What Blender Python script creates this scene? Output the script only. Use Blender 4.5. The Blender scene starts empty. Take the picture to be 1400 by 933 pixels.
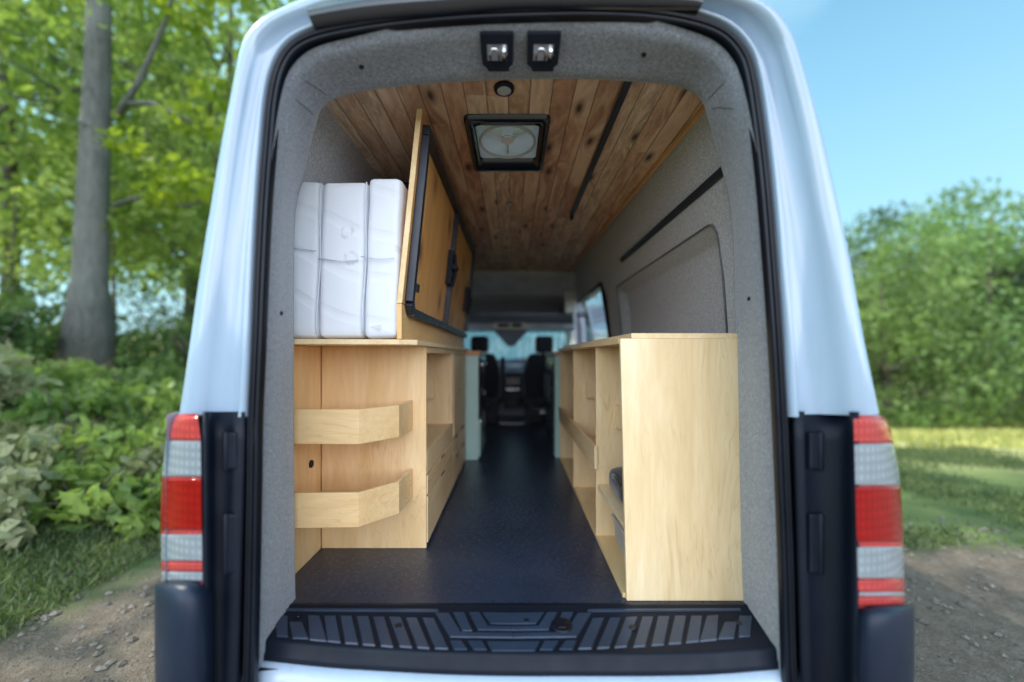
import bpy, bmesh, math, random
import numpy as np
from mathutils import Vector, Matrix
random.seed(7); rng = np.random.default_rng(7)
S = bpy.context.scene
COL = S.collection
R = math.radians
CAMZ, F = 1.54, 560.0
def P(px, py, Y):                       # survey point: where a photo point lies at depth Y
    return ((px-701)/F*Y, Y, CAMZ-(py-487)/F*Y)
def PZ(px, py, z):                      # the same on a horizontal plane
    Y = (CAMZ-z)*F/(py-487); return ((px-701)/F*Y, Y, z)

# ------------------------------------------------------------------ materials
def newmat(name):
    m = bpy.data.materials.new(name); m.use_nodes = True
    nt = m.node_tree; nt.nodes.clear()
    out = nt.nodes.new('ShaderNodeOutputMaterial'); b = nt.nodes.new('ShaderNodeBsdfPrincipled')
    nt.links.new(b.outputs[0], out.inputs[0])
    return m, nt, b, out
def N(nt, t, **k):
    n = nt.nodes.new(t)
    for a, v in k.items():
        if a in n.inputs and not hasattr(n, a): n.inputs[a].default_value = v
        else: setattr(n, a, v)
    return n
def coords(nt, scale=(1,1,1), rot=(0,0,0), kind='Object'):
    tc = N(nt, 'ShaderNodeTexCoord'); mp = N(nt, 'ShaderNodeMapping')
    mp.inputs['Scale'].default_value = scale; mp.inputs['Rotation'].default_value = rot
    nt.links.new(tc.outputs[kind], mp.inputs[0]); return mp.outputs[0]
def noise(nt, vec, scale, detail=3, rough=.5, dist=0):
    n = N(nt, 'ShaderNodeTexNoise'); n.inputs['Scale'].default_value = scale; n.inputs['Detail'].default_value = detail
    n.inputs['Roughness'].default_value = rough; n.inputs['Distortion'].default_value = dist
    nt.links.new(vec, n.inputs['Vector']); return n.outputs[0]
def ramp(nt, fac, stops):
    r = N(nt, 'ShaderNodeValToRGB'); e = r.color_ramp.elements
    while len(e) < len(stops): e.new(.5)
    for q, (p, c) in zip(e, stops): q.position = p; q.color = (*c, 1) if len(c) == 3 else c
    nt.links.new(fac, r.inputs[0]); return r.outputs[0]
def mixc(nt, fac, a, b, mode='MIX'):
    m = N(nt, 'ShaderNodeMix', data_type='RGBA', blend_type=mode)
    for s, v in ((0, fac), (6, a), (7, b)):
        if hasattr(v, 'links') or isinstance(v, bpy.types.NodeSocket): nt.links.new(v, m.inputs[s])
        elif isinstance(v, (int, float)): m.inputs[s].default_value = v
        else: m.inputs[s].default_value = (*v, 1)
    return m.outputs[2]
def mth(nt, op, a, b=None, c=None):
    m = N(nt, 'ShaderNodeMath', operation=op)
    for i, v in enumerate((a, b, c)):
        if v is None: continue
        if isinstance(v, bpy.types.NodeSocket): nt.links.new(v, m.inputs[i])
        else: m.inputs[i].default_value = v
    return m.outputs[0]
def bump(nt, b, h, strength=.3, dist=.01):
    n = N(nt, 'ShaderNodeBump'); n.inputs['Strength'].default_value = strength; n.inputs['Distance'].default_value = dist
    nt.links.new(h, n.inputs['Height']); nt.links.new(n.outputs[0], b.inputs['Normal'])
def plain(name, col, rough=.5, metal=0, var=.15, vscale=6, coat=0, bmp=0, bscale=60, spec=.5):
    m, nt, b, _ = newmat(name); v = coords(nt)
    n = noise(nt, v, vscale, 4)
    c2 = tuple(max(0, x*(1-var)) for x in col); c3 = tuple(min(1, x*(1+var)) for x in col)
    nt.links.new(ramp(nt, n, [(.3, c2), (.7, c3)]), b.inputs['Base Color'])
    nt.links.new(ramp(nt, noise(nt, v, vscale*2.3, 5), [(.3, (rough*.85,)*3), (.7, (min(1, rough*1.15),)*3)]), b.inputs['Roughness'])
    b.inputs['Metallic'].default_value = metal; b.inputs['Coat Weight'].default_value = coat; b.inputs['Coat Roughness'].default_value = .08
    b.inputs['Specular IOR Level'].default_value = spec
    if bmp: bump(nt, b, noise(nt, v, bscale, 4), bmp, .004)
    return m

def dirty_paint(m):
    nt = m.node_tree; b = [n for n in nt.nodes if n.type == 'BSDF_PRINCIPLED'][0]; src = b.inputs['Base Color'].links[0].from_socket
    v = coords(nt, (1, 1, .35)); f = ramp(nt, noise(nt, v, 7, 6, .75, .5), [(.45, (0,0,0)), (.8, (.30,.30,.30))]); f2 = ramp(nt, noise(nt, coords(nt), 90, 3, .8), [(.66, (0,0,0)), (.74, (.35,.35,.35))])
    nt.links.new(mixc(nt, mth(nt, 'MAXIMUM', f, f2), src, (.25,.27,.28)), b.inputs['Base Color'])
def fabric(name, col, sc=1.0, contrast=.35):
    m, nt, b, _ = newmat(name); v = coords(nt)
    n1 = noise(nt, v, 230*sc, 3, .8); n2 = noise(nt, coords(nt, (1, 1, .25)), 330*sc, 2); n4 = noise(nt, coords(nt, (.3, 1, 1)), 300*sc, 2)
    n3 = noise(nt, v, 2.5, 4, .6); n5 = noise(nt, v, 90*sc, 3, .6)
    mixn = mth(nt, 'ADD', mth(nt, 'MULTIPLY', n1, .4), mth(nt, 'ADD', mth(nt, 'MULTIPLY', mth(nt, 'ADD', n2, n4), .2), mth(nt, 'MULTIPLY', n5, .2)))
    c = ramp(nt, mixn, [(.40, tuple(x*(1-contrast) for x in col)), (.5, col), (.60, tuple(min(1, x*(1+contrast*1.4)) for x in col))])
    c = mixc(nt, ramp(nt, n3, [(.3, (0,0,0)), (.75, (.22,.22,.22))]), c, tuple(x*.7 for x in col))
    nt.links.new(c, b.inputs['Base Color']); b.inputs['Roughness'].default_value = .95
    b.inputs['Sheen Weight'].default_value = .4; b.inputs['Sheen Roughness'].default_value = .5; b.inputs['Specular IOR Level'].default_value = .15
    bump(nt, b, mixn, .55, .003); return m

def maple(name, grain='Z', tint=(1,1,1), knotty=False):
    m, nt, b, _ = newmat(name)
    st = {'Z': (1, 1, .14), 'X': (.14, 1, 1), 'Y': (1, .14, 1)}[grain]
    v = coords(nt, st); v0 = coords(nt)
    n1 = noise(nt, v, 9, 5, .6, .8); n2 = noise(nt, v, 60, 4, .6); n3 = noise(nt, v, 5, 3, .5, 2.5); n4 = noise(nt, v0, 1.3, 2)
    t = lambda c: tuple(a*q for a, q in zip(c, tint))
    c = ramp(nt, n1, [(.25, t((.64,.44,.215))), (.5, t((.77,.58,.33))), (.75, t((.85,.69,.45)))])
    lines = ramp(nt, mth(nt, 'PINGPONG', mth(nt, 'MULTIPLY', n3, 9.0), .5), [(.0, (.42,.42,.42)), (.10, (0,0,0))])
    msk = mth(nt, 'MULTIPLY', lines, ramp(nt, noise(nt, v0, 3.2, 2), [(.44, (0,0,0)), (.6, (1,1,1))]))
    c = mixc(nt, msk, c, t((.42,.26,.12)))
    c = mixc(nt, ramp(nt, n2, [(.35, (.28,.28,.28)), (.6, (0,0,0))]), c, t((.60,.42,.22)))
    c = mixc(nt, ramp(nt, n4, [(.35, (0,0,0)), (.7, (.25,.25,.25))]), c, t((.66,.46,.24)))
    if knotty:
        vo = N(nt, 'ShaderNodeTexVoronoi', feature='F1'); vo.inputs['Scale'].default_value = 3.2; vo.voronoi_dimensions = '2D'; nt.links.new(coords(nt, (.7, 1, .7), (0, R(90), 0)), vo.inputs['Vector'])
        kk = mth(nt, 'ADD', vo.outputs['Distance'], mth(nt, 'MULTIPLY', n3, .10))
        c = mixc(nt, ramp(nt, kk, [(.10, (.9,.9,.9)), (.15, (.5,.5,.5)), (.27, (0,0,0))]), c, (.22,.08,.03))
        c = mixc(nt, ramp(nt, noise(nt, coords(nt, (1,1,.3)), 4, 3, .6, 1.5), [(.5, (0,0,0)), (.7, (.5,.5,.5))]), c, (.55,.27,.10))
    nt.links.new(c, b.inputs['Base Color']); b.inputs['Roughness'].default_value = .42; b.inputs['Specular IOR Level'].default_value = .4
    bump(nt, b, n2, .08, .002); return m

def cedar(name, w=.078, tint=1.0, knots=True):
    m, nt, b, _ = newmat(name)
    tc = N(nt, 'ShaderNodeTexCoord'); sp = N(nt, 'ShaderNodeSeparateXYZ'); nt.links.new(tc.outputs['Object'], sp.inputs[0])
    u = mth(nt, 'DIVIDE', mth(nt, 'ADD', sp.outputs[0], 10.02), w); pid = mth(nt, 'FLOOR', u); fr = mth(nt, 'FRACT', u)
    wn = N(nt, 'ShaderNodeTexWhiteNoise', noise_dimensions='1D'); nt.links.new(pid, wn.inputs['W'])
    yy = mth(nt, 'ADD', mth(nt, 'DIVIDE', sp.outputs[1], 2.6), mth(nt, 'MULTIPLY', wn.outputs[0], 7.3)); seg = mth(nt, 'FLOOR', yy); fy = mth(nt, 'FRACT', yy)
    cb = N(nt, 'ShaderNodeCombineXYZ'); nt.links.new(pid, cb.inputs[0]); nt.links.new(seg, cb.inputs[1])
    wn2 = N(nt, 'ShaderNodeTexWhiteNoise', noise_dimensions='2D'); nt.links.new(cb.outputs[0], wn2.inputs['Vector']); rnd = wn2.outputs[0]
    off = N(nt, 'ShaderNodeCombineXYZ')
    nt.links.new(mth(nt, 'ADD', sp.outputs[0], mth(nt, 'MULTIPLY', rnd, 31)), off.inputs[0]); nt.links.new(mth(nt, 'ADD', mth(nt, 'MULTIPLY', sp.outputs[1], .16), mth(nt, 'MULTIPLY', rnd, 17)), off.inputs[1])
    # knots: cells in plank space that also bend the grain
    kv = N(nt, 'ShaderNodeCombineXYZ'); nt.links.new(mth(nt, 'ADD', mth(nt, 'MULTIPLY', fr, .42), mth(nt, 'MULTIPLY', pid, 3.7)), kv.inputs[0]); nt.links.new(mth(nt, 'ADD', mth(nt, 'MULTIPLY', sp.outputs[1], 2.0), mth(nt, 'MULTIPLY', rnd, 9)), kv.inputs[1])
    vo = N(nt, 'ShaderNodeTexVoronoi', feature='F1', voronoi_dimensions='2D'); vo.inputs['Scale'].default_value = 1.0; nt.links.new(kv.outputs[0], vo.inputs['Vector'])
    kd = vo.outputs['Distance']
    bend = mth(nt, 'MULTIPLY', mth(nt, 'SUBTRACT', 1.0, mth(nt, 'SMOOTH_MIN', mth(nt, 'MULTIPLY', kd, 2.6), 1.0, .2)), .06)
    gx = N(nt, 'ShaderNodeVectorMath', operation='ADD'); nt.links.new(off.outputs[0], gx.inputs[0])
    bc = N(nt, 'ShaderNodeCombineXYZ'); nt.links.new(bend, bc.inputs[0]); nt.links.new(bc.outputs[0], gx.inputs[1])
    g1 = noise(nt, gx.outputs[0], 36, 4, .6, .3); g2 = noise(nt, gx.outputs[0], 210, 3, .6); g3 = noise(nt, gx.outputs[0], 9, 2, .5, .6)
    base = ramp(nt, rnd, [(0, (.60,.31,.18)), (.3, (.76,.44,.26)), (.55, (.90,.62,.38)), (.75, (.66,.36,.21)), (1, (.95,.74,.48))])
    c = mixc(nt, ramp(nt, g1, [(.36, (0,0,0)), (.62, (.6,.6,.6))]), base, (.26,.115,.06))
    c = mixc(nt, ramp(nt, g2, [(.4, (0,0,0)), (.65, (.3,.3,.3))]), c, (.20,.10,.055))
    c = mixc(nt, ramp(nt, g3, [(.5, (0,0,0)), (.62, (.6,.6,.6))]), c, (.85,.62,.40))
    if knots:
        c = mixc(nt, ramp(nt, kd, [(.03, (.95,.95,.95)), (.075, (.5,.5,.5)), (.15, (0,0,0))]), c, (.05,.018,.010))
    gro = ramp(nt, mth(nt, 'ABSOLUTE', mth(nt, 'SUBTRACT', fr, .5)), [(.455, (0,0,0)), (.485, (1,1,1))])
    je = ramp(nt, mth(nt, 'ABSOLUTE', mth(nt, 'SUBTRACT', fy, .5)), [(.4985, (0,0,0)), (.4995, (1,1,1))])
    gj = mth(nt, 'MAXIMUM', gro, mth(nt, 'MULTIPLY', je, .0))
    c = mixc(nt, mth(nt, 'MULTIPLY', gj, .55), c, (.05,.022,.012))
    c = mixc(nt, 1.0, c, (tint, tint, tint), 'MULTIPLY')
    c = mixc(nt, 1.0, c, (.93,.98,1.06), 'MULTIPLY'); nt.links.new(c, b.inputs['Base Color']); b.inputs['Roughness'].default_value = .5; b.inputs['Specular IOR Level'].default_value = .35
    bump(nt, b, mth(nt, 'SUBTRACT', mth(nt, 'MULTIPLY', g2, .15), gj), .6, .003); return m

def leafmat(name, dark, light, trans=.45, sc=1.6):
    m, nt, b, out = newmat(name)
    oi = N(nt, 'ShaderNodeObjectInfo'); v = coords(nt)
    n = noise(nt, v, sc, 3, .6); n2 = noise(nt, v, 14, 2)
    f = mth(nt, 'ADD', mth(nt, 'MULTIPLY', n, .7), mth(nt, 'ADD', mth(nt, 'MULTIPLY', n2, .3), mth(nt, 'MULTIPLY', mth(nt, 'SUBTRACT', oi.outputs['Random'], .5), .22)))
    c = ramp(nt, f, [(.32, dark), (.5, tuple((a+q)/2 for a, q in zip(dark, light))), (.68, light)])
    nt.links.new(c, b.inputs['Base Color']); b.inputs['Roughness'].default_value = .55; b.inputs['Specular IOR Level'].default_value = .3
    tr = N(nt, 'ShaderNodeBsdfTranslucent'); nt.links.new(mixc(nt, 1.0, c, (1.35,1.4,.85), 'MULTIPLY'), tr.inputs[0])
    ms = N(nt, 'ShaderNodeMixShader'); ms.inputs[0].default_value = trans
    nt.links.new(b.outputs[0], ms.inputs[1]); nt.links.new(tr.outputs[0], ms.inputs[2]); nt.links.new(ms.outputs[0], out.inputs[0]); return m

def barkmat(name, a, c2, sc=1):
    m, nt, b, _ = newmat(name); v = coords(nt, (1, 1, .25)); n = noise(nt, v, 14*sc, 6, .7, .6); n2 = noise(nt, coords(nt), 1.2, 3)
    c = mixc(nt, ramp(nt, n2, [(.4, (0,0,0)), (.65, (.5,.5,.5))]), ramp(nt, n, [(.3, a), (.7, c2)]), tuple(x*1.25 for x in c2))
    nt.links.new(c, b.inputs['Base Color']); b.inputs['Roughness'].default_value = .9; bump(nt, b, n, .9, .03); return m

M = {}
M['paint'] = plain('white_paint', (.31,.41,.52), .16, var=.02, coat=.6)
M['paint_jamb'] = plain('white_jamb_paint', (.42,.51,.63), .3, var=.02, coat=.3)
dirty_paint(M['paint']); dirty_paint(M['paint_jamb'])
M['fabric'] = fabric('grey_tweed', (.235,.255,.295), 1, .5)
M['fabric_dark'] = fabric('grey_wall_fabric', (.40,.41,.43), .8, .38)
M['fabric_seat'] = fabric('black_seat_fabric', (.018,.019,.024), .6, .3)
M['rubber'] = plain('rubber', (.006,.008,.014), .34, var=.2, spec=.3)
M['plastic'] = plain('black_plastic', (.006,.009,.017), .5, bmp=.1, bscale=300, spec=.22)
M['bumper'] = plain('bumper_plastic', (.010,.017,.034), .42, spec=.3, bmp=.12, bscale=300)
M['trimgrey'] = plain('grey_cab_trim', (.60,.60,.66), .6)
M['trimdark'] = plain('dark_cab_trim', (.19,.20,.24), .65)
M['trimlight'] = plain('beige_console', (.6,.58,.52), .55)
M['gloss'] = plain('gloss_black', (.01,.012,.018), .12, coat=.5)
M['maple'] = maple('maple_ply_upright', 'Z'); M['maple_w'] = maple('maple_ply_warm', 'Z', (1.03,.95,.85)); M['maple_x'] = maple('maple_ply_cross', 'X', (1.03,.95,.85)); M['maple_y'] = maple('maple_ply_along', 'Y')
M['edge'] = maple('ply_edge', 'Y', (1.06,1.05,.98))
M['pine'] = maple('pine_board', 'Z', (1.0,.70,.40), True)
M['pine_y'] = maple('pine_rail', 'Y', (1.0,.82,.58))
M['cedar'] = cedar('cedar_planks')
M['cedar_trim'] = maple('cedar_edge_trim', 'Y', (.82,.66,.52))
M['seam_shade'] = plain('seam_and_shade_line', (.10,.11,.12), .8)
M['steel'] = plain('painted_steel', (.018,.023,.035), .4, metal=.1)
M['chrome'] = plain('chrome', (.75,.75,.78), .12, metal=1)
M['brass'] = plain('brass', (.55,.42,.2), .3, metal=1)
M['mint'] = plain('mint_laminate', (.42,.62,.58), .45, var=.04)
M['glassdark'] = plain('dark_glass', (.012,.014,.02), .08)
M['butcher'] = maple('butcher_block', 'Y', (.75,.52,.40))
M['bag'] = fabric('dark_bag', (.035,.027,.028), .4, .4)
M['tread'] = plain('tread_rubber', (.028,.045,.078), .36, var=.15, spec=.45)
M['alloy'] = plain('alloy', (.45,.45,.47), .3, metal=.9)

def floor_vinyl():
    m, nt, b, _ = newmat('speckled_vinyl'); v = coords(nt)
    n = noise(nt, v, 230, 3, .8); n2 = noise(nt, v, 3, 3); n3 = noise(nt, v, 60, 3)
    c = ramp(nt, n2, [(.3, (.018,.026,.050)), (.7, (.028,.040,.072))])
    c = mixc(nt, ramp(nt, n, [(.62, (0,0,0)), (.70, (.8,.8,.8))]), c, (.10,.12,.16))
    nt.links.new(c, b.inputs['Base Color'])
    du = ramp(nt, noise(nt, v, 2.2, 6, .75, .8), [(.48, (0,0,0)), (.75, (.35,.35,.35))]); c = mixc(nt, du, c, (.07,.075,.085)); nt.links.new(c, b.inputs['Base Color'])
    nt.links.new(ramp(nt, n3, [(.3, (.24,.24,.24)), (.7, (.36,.36,.36))]), b.inputs['Roughness'])
    bump(nt, b, n, .35, .002); return m
M['floor'] = floor_vinyl()
def lens(name, col, rough=.12, em=0):
    m, nt, b, _ = newmat(name); v = coords(nt)
    wx = N(nt, 'ShaderNodeTexWave', bands_direction='X'); wx.inputs['Scale'].default_value = 17; nt.links.new(v, wx.inputs[0])
    wz = N(nt, 'ShaderNodeTexWave', bands_direction='Z'); wz.inputs['Scale'].default_value = 13; nt.links.new(v, wz.inputs[0])
    h = mth(nt, 'MULTIPLY', wx.outputs[1], wz.outputs[1])
    c = ramp(nt, h, [(0, tuple(x*.78 for x in col)), (.8, tuple(min(1, x*1.08) for x in col))])
    c = mixc(nt, ramp(nt, noise(nt, v, 22, 2), [(.4, (0,0,0)), (.7, (.35,.35,.35))]), c, tuple(x*.6 for x in col))
    nt.links.new(c, b.inputs['Base Color']); b.inputs['Roughness'].default_value = rough; b.inputs['Coat Weight'].default_value = .15; b.inputs['Coat Roughness'].default_value = .1; b.inputs['Specular IOR Level'].default_value = .3
    bump(nt, b, h, .25, .003); return m
M['red'] = lens('red_lens', (.30,.004,.005)); M['red_light'] = lens('light_red_lens', (.50,.06,.055)); M['clear'] = lens('clear_lens', (.27,.31,.33), .2)
def glass(name, tint=(.85,.93,.93), refl=.08):
    m, nt, b, out = newmat(name); nt.nodes.remove(b)
    t = N(nt, 'ShaderNodeBsdfTransparent'); t.inputs[0].default_value = (*tint, 1); g = N(nt, 'ShaderNodeBsdfGlossy'); g.inputs['Roughness'].default_value = .03
    fr = N(nt, 'ShaderNodeFresnel'); fr.inputs[0].default_value = 1.3
    ms = N(nt, 'ShaderNodeMixShader'); nt.links.new(mth(nt,'MULTIPLY',fr.outputs[0],.5), ms.inputs[0]); nt.links.new(t.outputs[0], ms.inputs[1]); nt.links.new(g.outputs[0], ms.inputs[2]); nt.links.new(ms.outputs[0], out.inputs[0]); return m
M['glass'] = glass('window_glass', (.80,.90,.98))
M['fandome'] = None
def translucent(name, col, trans=.6, streak=False):
    m, nt, b, out = newmat(name)
    if streak:
        v = coords(nt, (1, .2, .06)); n = noise(nt, v, 40, 5, .7); c = ramp(nt, n, [(.3, tuple(x*.4 for x in col)), (.55, tuple(x*.8 for x in col)), (.75, col)])
        tc = N(nt, 'ShaderNodeTexCoord'); sp = N(nt, 'ShaderNodeSeparateXYZ'); nt.links.new(tc.outputs['Generated'], sp.inputs[0])
        c = mixc(nt, ramp(nt, sp.outputs[2], [(.72, (0,0,0)), (.9, (1,1,1))]), c, (.75,1,1))
    else:
        v = coords(nt); c = ramp(nt, noise(nt, v, 9, 3), [(.3, tuple(x*.85 for x in col)), (.7, col)])
    nt.links.new(c, b.inputs['Base Color']); b.inputs['Roughness'].default_value = .5
    tr = N(nt, 'ShaderNodeBsdfTranslucent'); nt.links.new(c, tr.inputs[0]); ms = N(nt, 'ShaderNodeMixShader'); ms.inputs[0].default_value = trans
    nt.links.new(b.outputs[0], ms.inputs[1]); nt.links.new(tr.outputs[0], ms.inputs[2]); nt.links.new(ms.outputs[0], out.inputs[0]); return m
M['shade'] = translucent('windscreen_shade', (.80,1,1), .9, True)
M['dome'] = translucent('fan_dome', (.74,.76,.76), .8)
M['fanplastic'] = plain('fan_plastic', (.42,.44,.47), .35)
M['bin'] = translucent('frosted_bin', (.75,.72,.68), .4)
def mattmat():
    m, nt, b, _ = newmat('mattress_ticking'); v = coords(nt)
    w = N(nt, 'ShaderNodeTexWave', bands_direction='DIAGONAL'); w.inputs['Scale'].default_value = 3.4; w.inputs['Distortion'].default_value = 2.5; w.inputs['Detail'].default_value = 1; w.inputs['Detail Scale'].default_value = .6; nt.links.new(coords(nt, (1, 1, .8), (0, .5, 0)), w.inputs[0])
    q = ramp(nt, w.outputs[1], [(0, (0,0,0)), (.16, (1,1,1))])
    vo = N(nt, 'ShaderNodeTexVoronoi', feature='F1'); vo.inputs['Scale'].default_value = 7.5; nt.links.new(v, vo.inputs[0])
    ring = ramp(nt, vo.outputs['Distance'], [(.10, (0,0,0)), (.15, (1,1,1)), (.19, (1,1,1)), (.24, (0,0,0))])
    ms = mth(nt, 'MULTIPLY', ring, ramp(nt, noise(nt, v, 9, 2, .5, 2), [(.5, (0,0,0)), (.58, (.4,.4,.4))]))
    c = mixc(nt, ms, (.74,.77,.82), (.40,.38,.38))
    nt.links.new(c, b.inputs['Base Color']); b.inputs['Roughness'].default_value = .85; b.inputs['Sheen Weight'].default_value = .3
    bump(nt, b, mth(nt, 'ADD', q, mth(nt, 'MULTIPLY', noise(nt, v, 160, 3), .25)), .45, .005); return m
M['mattress'] = mattmat(); M['piping'] = plain('white_piping', (.60,.64,.70), .7)

# ------------------------------------------------------------------ mesh helpers
ORG = {}
def tag(o, label=None, cat=None, group=None, kind=None):
    if label: o['label'] = label
    if cat: o['category'] = cat
    if group: o['group'] = group
    if kind: o['kind'] = kind
    return o
def empty(name, loc, label, cat, group=None):
    o = bpy.data.objects.new(name, None); COL.objects.link(o); o.location = loc; ORG[o.name] = Vector(loc); o.empty_display_size = .2
    return tag(o, label, cat, group)
class MB:
    def __init__(s): s.v = []; s.f = []; s.sm = []
    def add(s, vs, fs, smooth=False):
        k = len(s.v); s.v += [tuple(v) for v in vs]; s.f += [tuple(i+k for i in f) for f in fs]; s.sm += [smooth]*len(fs); return s
    def box(s, x0, x1, y0, y1, z0, z1):
        return s.add([(x,y,z) for z in (z0,z1) for y in (y0,y1) for x in (x0,x1)], [(0,2,3,1),(4,5,7,6),(0,1,5,4),(2,6,7,3),(0,4,6,2),(1,3,7,5)])
    def hexa(s, a, b):        # two quads (lists of 4 points), joined
        return s.add(list(a)+list(b), [(3,2,1,0),(4,5,6,7),(0,1,5,4),(1,2,6,5),(2,3,7,6),(3,0,4,7)])
    def prism(s, pts, z0, z1):      # plan polygon extruded up
        n = len(pts); vs = [(x,y,z0) for x,y in pts]+[(x,y,z1) for x,y in pts]
        return s.add(vs, [tuple(range(n))[::-1], tuple(range(n,2*n))]+[(i,(i+1)%n,n+(i+1)%n,n+i) for i in range(n)])
    def grid(s, rows, smooth=True, skip=None, closed=False):
        n = len(rows[0]); vs = [p for r in rows for p in r]; fs = []
        for i in range(len(rows)-1):
            for j in range(n if closed else n-1):
                q = (i*n+j, i*n+(j+1)%n, (i+1)*n+(j+1)%n, (i+1)*n+j)
                if skip and skip(sum((Vector(vs[k]) for k in q), Vector())/4): continue
                fs.append(q)
        return s.add(vs, fs, smooth)
    def tube(s, pts, r, n=8, cap=True):
        pts = [Vector(p) for p in pts]; rs = r if isinstance(r, (list, tuple)) else [r]*len(pts); rows = []
        up = None
        for i, p in enumerate(pts):
            d = (pts[min(i+1, len(pts)-1)]-pts[max(i-1, 0)]).normalized()
            a = (up - d*up.dot(d)) if up is not None else d.orthogonal()
            a = a.normalized() if a.length > 1e-4 else d.orthogonal().normalized(); up = a; b2 = d.cross(a)
            rows.append([p+(a*math.cos(t)+b2*math.sin(t))*rs[i] for t in [2*math.pi*k/n for k in range(n)]])
        k = len(s.v); s.grid(rows, True, None, True)
        if cap:
            s.f += [tuple(k+i for i in range(n))[::-1], tuple(k+(len(pts)-1)*n+i for i in range(n))]; s.sm += [False]*2
        return s
    def disc(s, c, axis, r, h, n=24, r2=None):
        c = Vector(c); ax = Vector(axis).normalized(); return s.tube([c, c+ax*h], [r, r2 if r2 else r], n)
    def build(s, name, mat, parent=None, label=None, cat=None, group=None, kind=None, bevel=0, sub=0, org=None, solid=0):
        me = bpy.data.meshes.new(name); o = bpy.data.objects.new(name, me)
        if parent is not None: org = ORG[parent.name]; o.parent = parent
        elif org is None:
            a = np.array(s.v); org = Vector((a[:,0].mean(), a[:,1].mean(), a[:,2].min())); 
        org = Vector(org); me.from_pydata([tuple(Vector(v)-org) for v in s.v], [], s.f); me.update()
        me.polygons.foreach_set('use_smooth', s.sm)
        if parent is None: o.location = org
        me.materials.append(mat); COL.objects.link(o); ORG[o.name] = org
        if solid: md = o.modifiers.new('solid', 'SOLIDIFY'); md.thickness = solid; md.offset = -1
        if bevel:
            md = o.modifiers.new('bevel', 'BEVEL'); md.width = bevel; md.segments = 2; md.limit_method = 'ANGLE'; md.angle_limit = R(40)
        if sub: md = o.modifiers.new('sub', 'SUBSURF'); md.levels = md.render_levels = sub
        return tag(o, label, cat, group, kind)
def rrect(cx, cy, w, h, r, n=5):
    pts = []
    for sx, sy, a0 in ((1,1,0), (-1,1,90), (-1,-1,180), (1,-1,270)):
        for k in range(n+1):
            a = R(a0+90*k/n); pts.append((cx+sx*(w/2-r)+r*math.cos(a), cy+sy*(h/2-r)+r*math.sin(a)))
    return pts
def slab(x0, x1, y0, y1, z0, z1, r=.03, n=10, fn=None, nn=(10,10,10)):
    """rounded box, dense enough to be displaced"""
    bm = bmesh.new(); bmesh.ops.create_cube(bm, size=1)
    bmesh.ops.subdivide_edges(bm, edges=bm.edges[:], cuts=n, use_grid_fill=True)
    c = Vector(((x0+x1)/2, (y0+y1)/2, (z0+z1)/2)); h = Vector(((x1-x0)/2, (y1-y0)/2, (z1-z0)/2)); vs = []
    for v in bm.verts:
        p = Vector([math.copysign(1-(1-abs(2*q))**1.35, q) if abs(q) > 1e-6 else 0 for q in v.co]); p = Vector([a*b for a, b in zip(p, h)])
        q = Vector([max(-(k-r), min(k-r, a)) for a, k in zip(p, h)]); d = p-q
        if d.length > 1e-6: p = q+d.normalized()*min(r, d.length if sum(abs(x)>1e-6 for x in d)==1 else r)
        p += c
        if fn: p = fn(p)
        vs.append(tuple(p))
    bm.verts.index_update(); fs = [tuple(v.index for v in f.verts) for f in bm.faces]; bm.free()
    m = MB(); m.add(vs, fs, True); return m
def cat_rom(pts, k=4):
    pts = [np.array(p, float) for p in pts]; out = []
    for i in range(len(pts)-1):
        p0 = pts[max(i-1,0)]; p1 = pts[i]; p2 = pts[i+1]; p3 = pts[min(i+2, len(pts)-1)]
        for j in range(k):
            t = j/k; out.append(.5*((2*p1)+(-p0+p2)*t+(2*p0-5*p1+4*p2-p3)*t*t+(-p0+3*p1-3*p2+p3)*t**3))
    out.append(pts[-1]); return out

# ------------------------------------------------------------------ camper van
FZ = .667
van = empty('camper_van', (0.02, 3.8, 0), 'white high-roof camper van with open rear doorway, cedar ceiling and grey fabric trim', 'van')
seal_px = [(349,570),(353,480),(357,380),(362,280),(368,200),(374,136),(384,95),(402,68),(432,52),(480,41),(540,32),(620,24),(700,20),(800,18),(880,21),(940,30),(985,46),(1012,73),(1025,108),(1036,180),(1045,260),(1053,360),(1060,460),(1066,570)]
outer_px = [(237,567),(251,480),(266,380),(283,280),(297,200),(311,130),(320,84),(328,52),(345,28),(378,8),(440,-15),(560,-30),(700,-36),(840,-34),(950,-25),(1015,-12),(1060,6),(1085,37),(1100,76),(1128,170),(1150,262),(1172,360),(1190,460),(1212,567)]
yo = lambda px: 1.19-(px-237)/975*.09
Sc = [np.array(P(x, y, 1.175)) for x, y in seal_px]; Oc = [np.array(P(x, y, yo(x))) for x, y in outer_px]
Scr = cat_rom(Sc); Ocr = cat_rom(Oc)
lo = [(340,1000),(341,960),(343,900),(346,760),(348,640)]; hi = [(1069,640),(1074,760),(1078,900),(1081,960),(1082,1000)]
bot = [(346,1035),(365,1050),(420,1056),(700,1060),(1000,1056),(1060,1050),(1077,1035)]
loop = cat_rom([np.array(P(x,y,1.175)) for x,y in lo+seal_px+hi+bot[::-1]+[lo[0]]], 4)[:-1]
cen = np.array([.01, 1.175, 1.55])
def ring(path, off, dy):
    out = []; n = len(path)
    for i, p in enumerate(path):
        d = path[(i+1) % n]-path[i-1]; nrm = np.array([d[2], 0, -d[0]]); nrm /= np.linalg.norm(nrm)+1e-9
        if np.dot(nrm, p-cen) < 0: nrm = -nrm
        out.append(p+nrm*off+np.array([0,dy,0]))
    return out
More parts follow.
